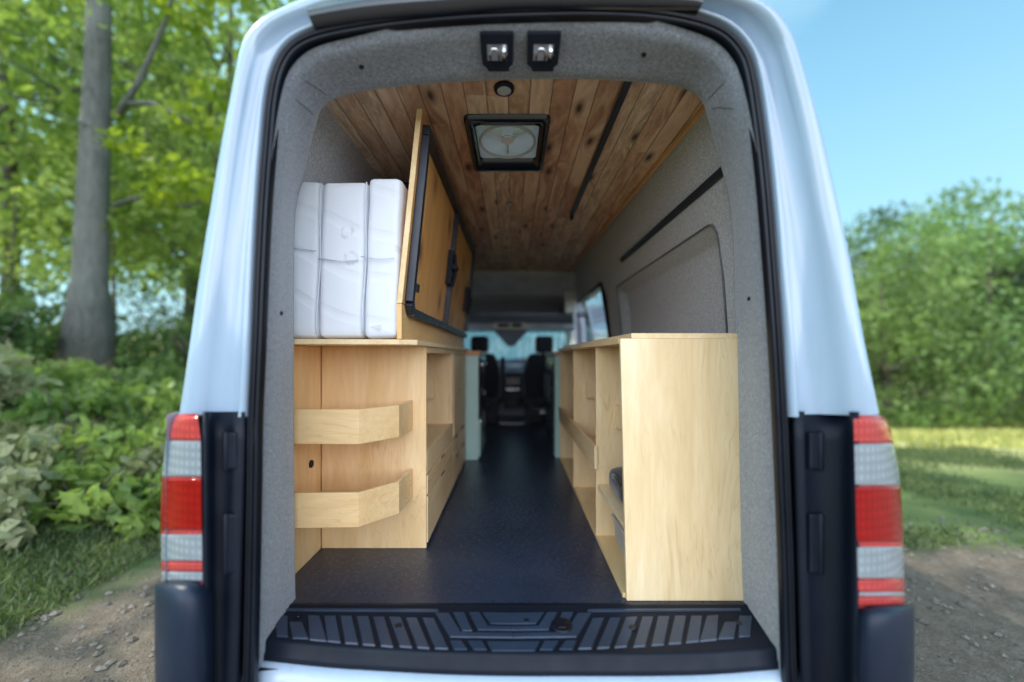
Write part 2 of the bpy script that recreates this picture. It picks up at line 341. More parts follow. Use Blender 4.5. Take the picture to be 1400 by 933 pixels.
prof = [(-.022,.012),(-.0215,-.002),(-.0195,-.010),(-.0145,-.0145),(-.0095,-.011),(-.0075,-.001),(-.0045,-.012),(0,-.019),(.0045,-.012),(.0075,-.001),(.010,-.010),(.015,-.013),(.019,-.008),(.021,.02)]
m = MB(); rows = [ring(loop, u*.80+.001, h) for u, h in prof]; m.grid(rows, True, None, True); m.build('door_seal', M['rubber'], van)

# rear face of the body round the doorway, then the skin running forward
inner = []
for i, p in enumerate(Scr):
    d = Scr[min(i+1, len(Scr)-1)]-Scr[max(i-1,0)]; nrm = np.array([d[2],0,-d[0]]); nrm /= np.linalg.norm(nrm)
    if np.dot(nrm, p-cen) < 0: nrm = -nrm
    inner.append(p+nrm*.021)
mixp = lambda a, b, t, dy: a*(1-t)+b*t+np.array([0,dy,0])
rows = [[mixp(a,b,t,dy) for a,b in zip(inner, Ocr)] for t, dy in ((0,.03),(.0,0),(.02,-.012),(.07,-.017),(.11,-.008),(.15,.018),(.19,.030),(.4,.030),(.60,.008),(.65,-.008),(.80,-.006),(.92,.0),(1,.022))]
m = MB(); m.grid(rows, True)
def skin_skip(c): return (abs(c.x+.02) < .17 and 1.6 < c.y < 2.02 and c.z > 2.5) or c.x > 0 and 3.72 < c.y < 5.06 and 1.66 < c.z < 2.2 or (5.25 < c.y < 6.0 and 1.5 < c.z < 2.1)
last = rows[-1]; ys = [1.25,1.32,1.6,2.02,2.3,2.9,3.5,3.72,4.2,4.7,5.06,5.25,5.6,6.0,6.05]
grow = lambda p, Y: np.array([ (p[0]-.02)*(1+min(.07,(Y-1.15)*.2))+.02, Y, p[2]+(.08*max(0,min(1,(Y-1.2)/.5)))*max(0,min(1,(p[2]-2.2)/.3)) - max(0, Y-5.3)*.35*max(0,min(1,(p[2]-2.2)/.3))])
m2rows = [last]+[[grow(p, Y) for p in last] for Y in ys]
m.grid(m2rows, True, skin_skip)
body = m.build('body_shell', M['paint'], van)
# lower sides, bonnet and nose
m = MB()
for s, X in ((-1, -.98), (1, 1.02)):
    rr = [[(X+s*dx*(1 if Y>1.2 else .3), Y, z) for z, dx in ((1.375,0.0),(1.25,.01),(1.0,.015),(.8,.015),(.55,.01),(.40,-.02))] for Y in [1.16,1.3,2,3,4,5,6,6.6,6.9]]
    def wsk(c): return (abs(c.y-5.95) < .42 or abs(c.y-2.25) < .40) and c.z < .82
    ys2 = [1.16,1.3,1.85,2.65,3.2,4,5,5.53,6.37,6.7,6.95]
    rr = [[(X+s*dx*(1 if Y>1.2 else .3), Y, z) for z, dx in ((1.375,0.0),(1.25,.01),(1.0,.015),(.81,.015),(.55,.01),(.40,-.02))] for Y in ys2]
    m.grid(rr, True, wsk)
m.box(-.96,1.0,6.95,7.02,.4,1.2); m.hexa([(-.98,6.05,1.38),(1.02,6.05,1.38),(1.02,6.97,1.15),(-.98,6.97,1.15)], [(-.95,6.05,1.42),(.99,6.05,1.42),(.95,6.95,1.2),(-.91,6.95,1.2)])
m.build('lower_side_panels', M['paint'], van)
# jamb between seal and fabric is covered by the seal; dark trim strip over the doorway
low = cat_rom([np.array(P(x,y,1.145)) for x,y in [(428,36),(500,24),(600,15),(700,8),(800,7),(900,9),(957,12)]], 4)
upp = cat_rom([np.array(P(x,y,1.135)) for x,y in [(418,10),(490,-3),(600,-14),(700,-18),(800,-18),(900,-12),(963,-2)]], 4)
m = MB(); m.grid([[p+np.array([0,.04,0]) for p in low], low, [a*.5+b*.5-np.array([0,.012,0]) for a,b in zip(low,upp)], upp, [p+np.array([0,.06,0]) for p in upp]], True)
m.build('roof_edge_trim', M['gloss'], van)

# fabric reveal
A_px = [(341,905),(347,880),(351,760),(356,600),(362,480),(366,380),(371,280),(377,200),(383,140),(393,104),(410,80),(436,64),(482,52),(542,43),(620,35),(700,31),(800,29),(880,32),(936,41),(976,57),(1000,80),(1014,112),(1026,182),(1036,262),(1044,360),(1051,460),(1057,570),(1063,760),(1068,860),(1070,905)]
B_px = [(402,835),(402,825),(401,760),(400,600),(400,480),(400,380),(402,290),(413,240),(422,200),(430,168),(437,148),(452,135),(480,125),(540,116),(620,110),(700,106),(800,106),(880,110),(925,115),(948,124),(962,137),(970,160),(986,220),(1000,280),(1005,360),(1007,460),(1009,570),(1013,760),(1016,822),(1017,835)]
Aw = []; Bw = []
for (x, y) in A_px:
    dx_ = x-701; dy_ = y-470 if y < 300 else 0; q_ = math.hypot(dx_, dy_) or 1
    cf = -.7 if abs(dx_) > 200 and y < 150 else (.1 if y < 210 and abs(dx_) > 150 else 1)
    Aw.append(np.array(P(x+dx_/q_*5*cf, y+(dy_/q_*6*cf if y < 300 else 0), 1.182)))
for (x, y) in B_px:
    t = max(0, min(1, (240-y)/110)); t = t*t*(3-2*t); Bw.append(np.array(P(x, y, 1.46-.12*t)))
Aw[0][2] = .60; Aw[-1][2] = .60; Bw[0][2] = .60; Bw[-1][2] = .60; Aw[0][0]=Aw[1][0]; Aw[-1][0]=Aw[-2][0]
Ar, Br = cat_rom(Aw), cat_rom(Bw)
rows = []
c2 = np.array([.02,0,1.6])
for t, ins, dy in ((-.06,.0,.0),(0,.0,0),(.10,.006,-.010),(.25,.010,0),(.5,.005,0),(.8,.0,0),(.95,.0,.0),(1,-.003,.0)):
    row = []
    for a, b in zip(Ar, Br):
        p = a*(1-t)+b*t; d = c2-p; d[1] = 0; d /= np.linalg.norm(d); row.append(p+d*ins+np.array([0,dy,0]))
    rows.append(row)
back = []
for b in Br:
    d = b-c2; d[1] = 0; d /= np.linalg.norm(d); back.append(b+d*.004+np.array([0,.016,0]))
rows.append(back); rows.append([b+(b-c2)*np.array([1,0,1])/np.linalg.norm((b-c2)*np.array([1,0,1]))*.09+np.array([0,.02,0]) for b in Br])
m = MB(); m.grid(rows, True); trim = m.build('pillar_trim', M['fabric'], van, 'grey tweed fabric lining of the rear doorway')
# seams and buttons in it
def on_reveal(i, t): return Ar[i]*(1-t)+Br[i]*t
def seam_pt(ia, ib, t):
    i = ia*(1-t)+ib*t; k = int(i); f = i-k; A_ = Ar[k]*(1-f)+Ar[k+1]*f; B_ = Br[k]*(1-f)+Br[k+1]*f
    p = A_*(1-t)+B_*t; d = c2-p; d[1] = 0; d /= np.linalg.norm(d)
    return p+d*np.interp(t,[0,.10,.25,.5,.8,1],[0,.006,.010,.005,0,-.003]), d
for ia, ib in ((37, 44), (34, 37.2), (82, 81), (86, 83)):
    m = MB(); m.tube([seam_pt(ia, ib, t)[0]+seam_pt(ia, ib, t)[1]*.0006 for t in np.linspace(.22, 1.0, 14)], .0011, 5); m.build('trim_seam', M['seam_shade'], trim)
def near_idx(px, py):
    return min(range(len(Br)), key=lambda i: min(abs((Ar[i][0]*.55+Br[i][0]*.45)/(Ar[i][1]*.55+Br[i][1]*.45)*F+701-px)+abs((CAMZ-(Ar[i][2]*.55+Br[i][2]*.45))/(Ar[i][1]*.55+Br[i][1]*.45)*F+487-py), 1e9))
for px, py in ((503,93),(883,74),(380,432),(1028,419)):
    i = near_idx(px, py); t = .5; p = on_reveal(i, t); d = c2-p; d[1] = 0; d /= np.linalg.norm(d)
    if abs(d[0]) > .7: d = np.array([math.copysign(1, d[0]), -.15, 0])
    else: d = np.array([0,-.4,-1]); d /= np.linalg.norm(d)
    m = MB(); m.disc(p-d*.001, d, .0085, .010, 16, .0065); m.disc(p+d*.009, d, .004, .002, 10); m.build('trim_clip', M['plastic'], trim)
# door strikers on the header
for px in (680, 742.5):
    c = np.array(P(px, 72, 1.25)); u = np.array([1,0,0]); vdir = np.array([0,.14,-.075]); vdir /= np.linalg.norm(vdir); nrm = np.array([0,-vdir[2]*-1, 0]); nrm = np.array([0, vdir[2], -vdir[1]]); nrm /= np.linalg.norm(nrm)
    def loc(a, b, h): return tuple(c+u*a+vdir*b+nrm*h)
    pl = [(-.050,-.055),(.050,-.055),(.048,.030),(.036,.038),(.036,.050),(-.030,.050),(-.036,.038),(-.048,.030)]
    m = MB(); n = len(pl); m.add([loc(a,b,-.006) for a,b in pl]+[loc(a,b,.010) for a,b in pl], [tuple(range(n)), tuple(range(n,2*n))[::-1]]+[(i,n+i,n+(i+1)%n,(i+1)%n) for i in range(n)])
    st = m.build('striker_plate', M['plastic'], van, bevel=.003)
    m = MB(); m.add([loc(a,b,.013) for a,b in ((-.030,-.026),(.030,-.026),(.030,.016),(-.030,.016))]+[loc(a,b,.009) for a,b in ((-.030,-.026),(.030,-.026),(.030,.016),(-.030,.016))], [(0,1,2,3),(4,7,6,5),(0,4,5,1),(1,5,6,2),(2,6,7,3),(3,7,4,0)]); m.build('striker_base', M['alloy'], st)
    m = MB(); pts = [loc(-.021,.012,.012),loc(-.021,-.012,.034)]+[loc(-.008-.013*math.cos(t), -.012-.016*math.sin(t), .034+.006*math.sin(t)) for t in np.linspace(0, math.pi, 8)]+[loc(.005,.012,.012)]
    m.tube(pts, .0042, 8); m.build('striker_loop', M['chrome'], st)
    m = MB(); m.tube([loc(.021,.010,.012),loc(.021,-.004,.022),loc(.021,-.022,.034)], [.010,.007,.004], 10); m.build('striker_pin', M['chrome'], st)

# sill
def bandY(px, off=0): return [PZ(px, py, FZ) for py in ()]
fr_px = [(340,874),(351,875),(448,885),(530,890),(611,894),(700,896),(790,896),(880,896),(971,894),(1066,887),(1078,885)]
front = cat_rom([np.array(PZ(x,y,FZ)) for x,y in fr_px], 3)
front = [np.array([p[0], p[1], FZ]) for p in front]
m = MB()
def flat(Y, z, inset=0): return [np.array([p[0]*(1), Y, z]) for p in front]
rows = [flat(1.44, FZ-.02), flat(1.44, FZ+.004), [np.array([p[0], 1.425, FZ+.006]) for p in front], [np.array([p[0], 1.415, FZ+.001]) for p in front],
        [p+np.array([0,.012,.002]) for p in front], [p+np.array([0,.004,.001]) for p in front], [p+np.array([0,-.001,-.006]) for p in front], [p+np.array([0,-.004,-.030]) for p in front], [p+np.array([0,-.010,-.036]) for p in front], [p+np.array([0,-.012,-.052]) for p in front], [p+np.array([0,.03,-.056]) for p in front]]
rows = [[(np.array([max(-.82, min(.85, q[0])), q[1], q[2]])) for q in r] for r in rows]
m.grid(rows, True); sill = m.build('sill_plate', M['plastic'], van, 'dark ribbed plastic step plate across the rear threshold')
zp = [[(130,120),(195,118),(197,225),(140,222)],[(205,150),(268,150),(300,235),(222,232)],[(300,115),(357,118),(392,248),(308,240)],[(382,118),(437,118),(462,255),(398,248)],[(463,118),(518,118),(550,262),(487,258)],[(546,120),(603,120),(636,270),(575,265)],[(627,122),(682,122),(727,277),(668,272)],[(708,122),(765,125),(822,280),(762,275)],[(792,127),(845,127),(910,285),(850,280)],[(875,127),(932,130),(1005,287),(940,285)],
      [(940,103),(1005,103),(1068,205),(1334,208),(1334,230),(1015,226)],[(1030,100),(1085,100),(1125,195),(1075,195)],[(1110,100),(1160,100),(1205,172),(1334,175),(1334,192),(1155,190)],[(1178,102),(1334,105),(1334,160),(1218,158)],[(1015,243),(1070,245),(1100,288),(1035,288)],[(1105,246),(1175,247),(1200,290),(1135,290)],[(1200,248),(1334,250),(1334,295),(1225,295)],[(185,82),(960,86),(960,96),(180,92)]]
m = MB()
for poly in zp:
    w = []
    for zx, zy in poly:
        px, py = 340+zx/3.684, 810+zy/3.684; q = PZ(px, py, FZ+.004); w.append((q[0], q[1]))
    for mir in (False, True):
        ww = [(2*.0018-x if mir else x, y) for x, y in w]
        if mir: ww = ww[::-1]
        cx = sum(a for a,_ in ww)/len(ww); cy = sum(b for _,b in ww)/len(ww)
        n = len(ww); top = [(a+(cx-a)*.02, b+(cy-b)*.04) for a, b in ww]
        m.add([(a,b,FZ+.001) for a,b in ww]+[(a,b,FZ+.006) for a,b in top], [tuple(range(n,2*n))]+[(i,(i+1)%n,n+(i+1)%n,n+i) for i in range(n)])
o = m.build('tread_pads', M['tread'], sill)
bm = bmesh.new(); bm.from_mesh(o.data); bmesh.ops.recalc_face_normals(bm, faces=bm.faces[:]); bm.to_mesh(o.data); bm.free()
for px, py, r in ((545,856,.013),(865,858,.013),(720,849,.010),(408,842,.010),(1010,852,.010)):
    q = PZ(px, py, FZ+.006); m = MB(); m.disc((q[0],q[1],FZ+.002), (0,0,1), r, .007, 16, r*.8); m.build('screw_cap', M['rubber'], sill)
q = PZ(768, 856, FZ+.006); m = MB(); m.tube([(q[0],q[1],FZ+.001),(q[0],q[1],FZ+.0115),(q[0],q[1],FZ+.011),(q[0],q[1],FZ+.003)], [.036,.034,.028,.024], 22); m.box(q[0]-.012,q[0]+.012,q[1]-.018,q[1]+.018,FZ+.004,FZ+.014); m.build('latch_socket', M['rubber'], sill, bevel=.002)
rows = [[np.array([p[0], p[1]+dy, FZ+dz]) for p in front] for dy, dz in ((.03,-.050),(-.006,-.053),(-.020,-.055),(-.035,-.066),(-.045,-.09),(-.05,-.14),(-.03,-.2),(.02,-.24))]
m = MB(); m.grid(rows, True); m.build('rear_crossmember', M['paint_jamb'], van)
# floor
m = MB(); m.box(-.93,.96,1.43,6.5,FZ-.05,FZ-.001); m.build('van_floor', M['floor'], van, bevel=.002)
m = MB(); m.box(-.97,1.0,1.22,6.6,.42,FZ-.06); m.build('chassis', M['plastic'], van)

# dark lower pillars, bumper corners, tail lights
for side in (-1, 1):
    if side < 0: cols = [(277,1.12),(284,1.165),(296,1.19),(322,1.20),(332,1.165),(337,1.185)]; dx = (345-337)
    else: cols = [(1168,1.08),(1160,1.13),(1146,1.165),(1100,1.185),(1088,1.155),(1080,1.185)]
    rows = []
    for k in range(12):
        py = 563+k*40; row = []
        for j, (x, Y) in enumerate(cols):
            xx = x
            if j >= 3: xx = x+(2 if side>0 else -2)*k*.6
            row.append(P(xx, py, Y))
        rows.append(row)
    m = MB(); m.grid(rows, True); lp = m.build('lower_pillar', M['plastic'], van, solid=.01)
    xm = .5*(cols[1][0]+cols[4][0]); hx = 322 if side < 0 else 1108
    for y0, y1 in ((590,640),(700,780)):
        a = P(hx, y0, 1.185); c_ = P(hx, y1, 1.185); m = MB(); m.box(a[0]-.016,a[0]+.016,1.165,1.20,c_[2],a[2]); m.disc((a[0]-side*-.0+side*.016,1.168,c_[2]-.004),(0,0,1),.009,a[2]-c_[2]+.008,12); m.build('door_hinge', M['plastic'], van, bevel=.006)
    # white strip of jamb running down beside the seal
    # bumper corner
    if side < 0: xs = [(216,1.20),(219,1.13),(233,1.085),(252,1.07),(272,1.085),(284,1.12),(290,1.18)]
    else: xs = [(1252,1.16),(1247,1.09),(1228,1.045),(1205,1.035),(1182,1.045),(1166,1.09),(1160,1.15)]
    top = 802 if side < 0 else 830
    rows = []
    for k, (dy, bulge) in enumerate(((-4,.06),(0,.02),(10,.004),(40,-.004),(90,0),(140,.01),(200,.03),(260,.08))):
        row = []
        for j, (x, Y) in enumerate(xs):
            xx = x
            if k == 7: xx = x+(701-x)*.02
            yy = top+dy
            if j >= 5: yy = top+dy+(12 if k < 4 else 0)*(j-4)/2
            cy = 860; inset = ((abs(yy-cy)-40)/160)**2*8 if abs(yy-cy) > 40 else 0
            if j < 2: xx = x+(-side)*inset
            row.append(P(xx, yy, Y+bulge))
        rows.append(row)
    m = MB(); m.grid(rows, True); m.build('bumper_corner', M['bumper'], van, sub=1, solid=.01)
    # tail light
    Y0 = 1.12 if side < 0 else 1.075
    if side < 0:
        edge = lambda y: (np.interp(y, [568,575,590,650,700,805],[242,232,228,221,219,221]), np.interp(y,[568,600,805],[270,274,277]))
        segs = [(569,602,'red'),(602,653,'clear'),(653,726,'redbig'),(730,768,'clear'),(768,781,'red'),(781,796,'clear'),(796,803,'red')]
    else:
        edge = lambda y: (np.interp(y,[568,575,590,650,700,805,830],[1205,1213,1219,1230,1234,1237,1238]), np.interp(y,[568,600,830],[1167,1168,1174]))
        segs = [(571,606,'red'),(606,665,'clear'),(665,742,'redbig'),(747,792,'clear'),(792,809,'red'),(809,816,'clear'),(816,829,'red')]
    def lrow(y, dd=0, g=0):
        xo, xi = edge(y); xo += side*-g*0; row = []
        for k in range(9):
            t = k/8; x = xi+(xo-xi)*math.sin(t*math.pi/2)**1.0; Yd = Y0+dd+.10*(1-math.cos(t*math.pi/2))**1.2*1.0
            row.append(P(x, y, Yd))
        return row
    m = MB(); rows = [lrow(y, .012) for y in np.linspace(segs[0][0]-3, segs[-1][1]+3, 30)]; m.grid(rows, True); tl = m.build('tail_light', M['red_light'], van, ('left' if side < 0 else 'right')+' tall tail light with red and clear lens bands')
    for y0, y1, kind in segs:
        ys_ = [y0+.6, y0+2.5]+list(np.linspace(y0+4, y1-4, 4) if y1-y0 > 12 else [])+[y1-2.5, y1-.6]
        if y1-y0 < 9: ys_ = [y0+.6, (y0+y1)/2, y1-.6]
        rows = [lrow(y, (.012 if i in (0, len(ys_)-1) else (0 if kind != 'redbig' else -.004))) for i, y in enumerate(ys_)]
        m = MB(); m.grid(rows, True); m.build('lens_band', M['clear'] if kind == 'clear' else M['red'] if kind == 'redbig' else M['red_light'], tl)

m = MB(); m.prism([(-.86,1.13),(-.7,1.06),(0,1.03),(.7,1.05),(.88,1.10),(.88,1.25),(-.86,1.25)], .36, .475); bb = m.build('rear_bumper', M['bumper'], van, bevel=.02)
m = MB(); m.box(-.5,.52,1.075,1.19,.4755,.479); m.build('bumper_step', M['rubber'], bb)
# wheels
def wheel(X, Y, s):
    m = MB(); r = .345; pr = [(.11,.22),(.115,.30),(.105,.335),(.06,r),(-.06,r),(-.105,.335),(-.115,.30),(-.11,.22)]
    rows = [[(X+u, Y+math.cos(a)*q, .345+math.sin(a)*q) for a in np.linspace(0, 2*math.pi, 33)[:-1]] for u, q in pr]
    m.grid(rows, True, None, True); w = m.build('wheel', M['rubber'], van)
    m = MB(); m.disc((X+s*.06,Y,.345),(s,0,0),.22,.03,32,.20); m.disc((X+s*.09,Y,.345),(s,0,0),.07,.02,16)
    for k in range(6): a = k*math.pi/3; m.tube([(X+s*.085,Y+math.cos(a)*.06,.345+math.sin(a)*.06),(X+s*.10,Y+math.cos(a)*.19,.345+math.sin(a)*.19)],[.03,.02],8)
    m.build('rim', M['alloy'], w)
for X, s in ((-.88,-1),(.92,1)):
    wheel(X, 2.25, s); wheel(X, 5.95, s)

# inner walls
prof_w = [(.62,.885),(1.0,.885),(1.5,.88),(1.66,.875),(1.72,.872),(1.85,.862),(2.0,.842),(2.045,.836),(2.10,.822),(2.12,.816),(2.16,.805),(2.2,.79),(2.26,.765),(2.34,.735),(2.42,.70),(2.50,.66)]
for side in (-1, 1):
    Ys = [1.44,1.6,1.68,1.71,1.74,1.80,2.2,2.6,3.0,3.24,3.30,3.34,3.37,3.5,3.72,4.0,4.4,4.8,5.06,5.25,5.5,5.8,6.0,6.1]
    rows = []
    for Y in Ys:
        row = []
        for z, X in prof_w:
            off = 0
            if side > 0:
                a = max(0, min(1, (Y-1.71)/.05))*max(0, min(1, (3.34-Y)/.05)); b = max(0, min(1, (2.11-z)/.04))
                a2 = 1 if 1.74 <= Y <= 3.30 else 0; off = .066*a2*(1 if z <= 2.05 else 0)
            row.append((.02+side*(X+(.03 if side < 0 else 0)+off-(max(0,Y-3)*.02)*(1 if z > 2.3 else 0)), Y, z))
        rows.append(row)
    def wskip(c, side=side): return (side > 0 and 3.72 < c.y < 5.06 and 1.66 < c.z < 2.2) or (5.25 < c.y < 6.0 and 1.5 < c.z < 2.1)
    m = MB(); m.grid(rows, True, wskip); o = m.build('wall_lining', M['fabric_dark'], van)
    md = o.modifiers.new('bevel', 'BEVEL'); md.width = .008; md.segments = 2; md.limit_method = 'ANGLE'; md.angle_limit = R(30); es = o.modifiers.new('split','EDGE_SPLIT'); es.split_angle = R(14)
# track on right wall
def wallX(z): return .02+np.interp(z, [a for a,_ in prof_w], [b for _,b in prof_w])
m = MB(); xx = wallX(2.235); m.hexa([(xx-.012,1.47,2.226),(xx+.003,1.47,2.220),(xx+.003,2.98,2.220),(xx-.012,2.98,2.226)][::1], [(xx-.022,1.47,2.246),(xx-.008,1.47,2.25),(xx-.008,2.98,2.25),(xx-.022,2.98,2.246)]); m.build('wall_track', M['steel'], van, bevel=.002)
# dark line added round the wall recess to stand in for edge shading
def rec(d):
    pts = [(3.34+d,1.63),(3.34+d,2.02)]+[(3.28+d+.06*math.cos(a)-0, 2.04+d+.06*math.sin(a)-.0) for a in np.linspace(.2,1.57,5)]+[(1.77-d,2.10+d)]+[(1.77-d+.06*math.cos(a), 2.04+d+.06*math.sin(a)) for a in np.linspace(1.7,3.14,5)]+[(1.71-d,1.9),(1.71-d,1.63)]
    return [(wallX(z)-.001, Y, z) for Y, z in pts]
m = MB(); m.tube(rec(0.002), .0045, 6); m.build('recess_shade_line', M['seam_shade'], van)
# slider window right, cab windows
m = MB(); m.add([(wallX(1.66)-.004,3.72,1.66),(wallX(1.66)-.004,5.06,1.66),(wallX(2.2)+.0,5.06,2.2),(wallX(2.2)+.0,3.72,2.2)], [(0,1,2,3)]); w = m.build('side_window', M['glass'], van)
m = MB()
q = [(wallX(1.66)-.008,3.72,1.66),(wallX(1.66)-.008,5.06,1.66),(wallX(2.2)-.006,5.06,2.2),(wallX(2.2)-.006,3.72,2.2)]
for a, b_ in zip(q, q[1:]+q[:1]): m.tube([a, b_], .014, 6)
qo = [(1.03,3.72,1.66),(1.03,5.06,1.66),(.90,5.06,2.2),(.90,3.72,2.2)]
for i in range(4): m.add([q[i], q[(i+1)%4], qo[(i+1)%4], qo[i]], [(0,1,2,3)])
m.build('window_frame', M['rubber'], w)
for s in (-1, 1):
    m = MB(); X = .02+s*.93; m.add([(X,5.25,1.5),(X,6.0,1.5),(X-s*.08,6.0,2.1),(X-s*.08,5.25,2.1)], [(0,1,2,3)]); m.build('cab_window', M['glass'], van)

# ceiling
m = MB(); rows = []
CZ = 2.475
cxs = [-.73,-.65,-.55,-.45,-.35,-.25,-.17,.126,.2,.3,.4,.5,.6,.65,.70]
for Y in (1.36,1.62,2.01,2.4,3.4,4.5): rows.append([(.0+x*(1-.045*(Y-1.4)), Y, CZ-.012*(abs(x)/.7)**3) for x in cxs])
m.grid(rows, True, lambda c: abs(c.x+.022) < .1 and 1.62 < c.y < 2.01); ceil = m.build('ceiling', M['cedar'], van, 'cedar plank ceiling')
m = MB()
for x0, x1, sg in ((-.73,-.745,-1),(.70,.715,1)):
    m.hexa([(x0*1.0,1.36,CZ-.014),(x1,1.36,CZ-.014),(x1*.86,4.5,CZ-.014),(x0*.86,4.5,CZ-.014)], [(x0,1.36,CZ-.034),(x1,1.36,CZ-.034),(x1*.86,4.5,CZ-.034),(x0*.86,4.5,CZ-.034)])
m.build('ceiling_edge_trim', M['cedar_trim'], ceil)
m = MB(); m.box(-.76,.79,1.36,1.60,CZ+.03,CZ+.05); m.box(-.76,.79,2.03,4.55,CZ+.03,CZ+.05); m.box(-.76,-.19,1.602,2.028,CZ+.03,CZ+.05); m.box(.146,.79,1.602,2.028,CZ+.03,CZ+.05); m.build('roof_panel', M['trimdark'], van)
m = MB(); m.box(.377,.403,1.36,2.70,CZ-.014,CZ-.002); tr = m.build('ceiling_track', M['steel'], van, bevel=.002)
m = MB(); m.tube([(.39,2.70,CZ-.02),(.39,2.73,CZ-.02)], .012, 10); m.build('track_stop', M['plastic'], tr)
m = MB(); m.tube([(-.03,1.425,CZ+.0),(-.03,1.425,CZ-.012),(-.03,1.425,CZ-.012)], [.036,.034,.026], 24); pk = m.build('puck_light', M['plastic'], van)
m = MB(); m.disc((-.03,1.425,CZ-.0135),(0,0,-1),.025,.002,24,.022); m.build('diffuser', M['fanplastic'], pk)
m = MB(); m.disc((-.02,2.5,CZ-.001),(0,0,-1),.018,.01,16); m.build('ceiling_speaker', M['alloy'], van)
# roof fan
fx, fy = -.022, 1.815; FW, FL = .345, .47
m = MB(); o_ = rrect(fx,fy,FW,FL,.03); i_ = rrect(fx,fy-.03,FW-.085,FL-.16,.02); n = len(o_)
rows = [[(x,y,CZ+.005) for x,y in o_],[(x,y,CZ-.016) for x,y in rrect(fx,fy,FW-.006,FL-.006,.028)],[(x,y,CZ-.020) for x,y in rrect(fx,fy,FW-.03,FL-.03,.02)],[(x,y,CZ-.018) for x,y in i_],[(x,y,CZ+.02) for x,y in i_]]
m.grid(rows, True, None, True); fan = m.build('roof_fan', M['gloss'], van, 'square roof vent fan in a glossy black frame')
m = MB(); m.box(fx-.19,fx+.19,fy-.24,fy+.24,2.70,2.78); m.build('vent_lid', M['dome'], van, bevel=.02)
m = MB(); m.box(fx-.13,fx+.13,fy-.19,fy+.13,CZ+.002,CZ+.006); m.build('fan_dome', M['dome'], fan)
m = MB(); m.tube([(fx+.118*math.cos(a),fy-.03+.135*math.sin(a),CZ-.004) for a in np.linspace(0,2*math.pi,40)], .0065, 8, False)
m.build('fan_ring', M['fanplastic'], fan)
m = MB(); m.disc((fx,fy-.05,CZ+.004),(0,0,-1),.028,.012,20)
for k in range(4):
    a = R(25+k*45 if k<2 else 25+k*90); 
for a in (90,215,325): m.tube([(fx,fy-.05,CZ),(fx+.115*math.cos(R(a)),fy-.05+.115*math.sin(R(a)),CZ)], .005, 6)
m.build('fan_hub', M['trimgrey'], fan)
slotm = translucent('pale_green_slot', (.75,1,.85), .3)
for x0,x1,y0,y1 in ((-.105,-.035,-.155,-.125),(.035,.105,-.155,-.125),(-.085,-.02,-.105,-.09),(.02,.085,-.105,-.09)): MB().box(fx+x0,fx+x1,fy+y0,fy+y1,CZ-.001,CZ+.004).build('fan_slot', slotm, fan)

# cab: headliner, shelf, console, windscreen
def arch(Y, z, hw, sag): return [(.02+x*hw, Y, z-sag*x*x) for x in np.linspace(-1,1,13)]
m = MB(); m.grid([arch(4.50,CZ+.02,.80,.02), arch(4.50,CZ-.012,.80,.02), arch(4.52,CZ-.03,.80,.02), arch(4.75,2.37,.82,.03), arch(4.95,2.285,.84,.05)], True); m.build('cab_headliner', M['trimgrey'], van)
m = MB(); m.grid([arch(4.95,2.285,.84,.05), arch(5.25,2.27,.84,.05), arch(5.55,2.22,.84,.05), arch(5.62,2.05,.86,.0)], True)
m.grid([arch(4.95,2.285,1.0,.05), arch(4.95,2.6,1.0,.0)], False)
m.build('shelf_recess', M['fabric_dark'], van)
m = MB(); m.grid([arch(5.62,2.07,.86,.0), arch(5.0,2.075,.86,.0), arch(4.98,2.06,.86,0), arch(5.0,2.02,.86,0), arch(5.85,1.975,.86,0), arch(5.95,1.90,.88,0), arch(6.02,1.905,.88,0)], True); m.build('overhead_shelf', M['trimdark'], van)
m = MB(); m.grid([arch(5.60,1.985,.84,0),arch(5.60,1.925,.84,0),arch(5.64,1.905,.84,0),arch(5.95,1.90,.84,0)], False); m.build('header_beam', M['trimgrey'], van, bevel=.01)
c = P(698, 443, 5.5)
m = MB(); a = [(c[0]-.28,5.5,1.90),(c[0]+.27,5.5,1.90),(c[0]+.19,5.5,2.005),(c[0]-.21,5.5,2.005)]; m.hexa(a, [(x,y+.14,z) for x,y,z in a]); oc = m.build('overhead_console', M['trimlight'], van, bevel=.01)
m = MB(); m.box(c[0]-.17,c[0]-.02,5.492,5.51,1.93,1.975); m.box(c[0]+.02,c[0]+.15,5.492,5.51,1.93,1.975); m.build('console_pocket', M['plastic'], oc)
m = MB(); m.box(c[0]-.09,c[0]+.07,5.49,5.505,1.898,1.912); m.build('warning_label', plain('yellow_label', (.6,.5,.08), .5), oc)
m = MB(); a = [(c[0]-.25,5.62,1.90),(c[0]+.25,5.62,1.90),(c[0]+.05,5.7,1.68),(c[0]-.04,5.7,1.68)]; m.hexa(a, [(x,y+.22,z) for x,y,z in a]); m.build('mirror_housing', M['trimdark'], van, bevel=.01)
m = MB(); m.grid([[(.02+x, Y, z) for x in np.linspace(-.82,.82,9)] for Y, z in ((6.02,1.93),(6.25,1.62),(6.48,1.30))], True); ws = m.build('windscreen', M['glass'], van)
m = MB(); rows = []
for t in np.linspace(0,1,7):
    Y = 6.0+.27*t; z = 1.915-.42*t; rows.append([(.0+x, Y-.02+.008*math.sin(x*60), z+(.012 if t==1 else 0)*math.sin(x*9)) for x in np.linspace(-.82,.84,140)])
m.grid(rows, True); m.build('windscreen_shade', M['shade'], van, 'pale teal pleated shade covering the upper windscreen')
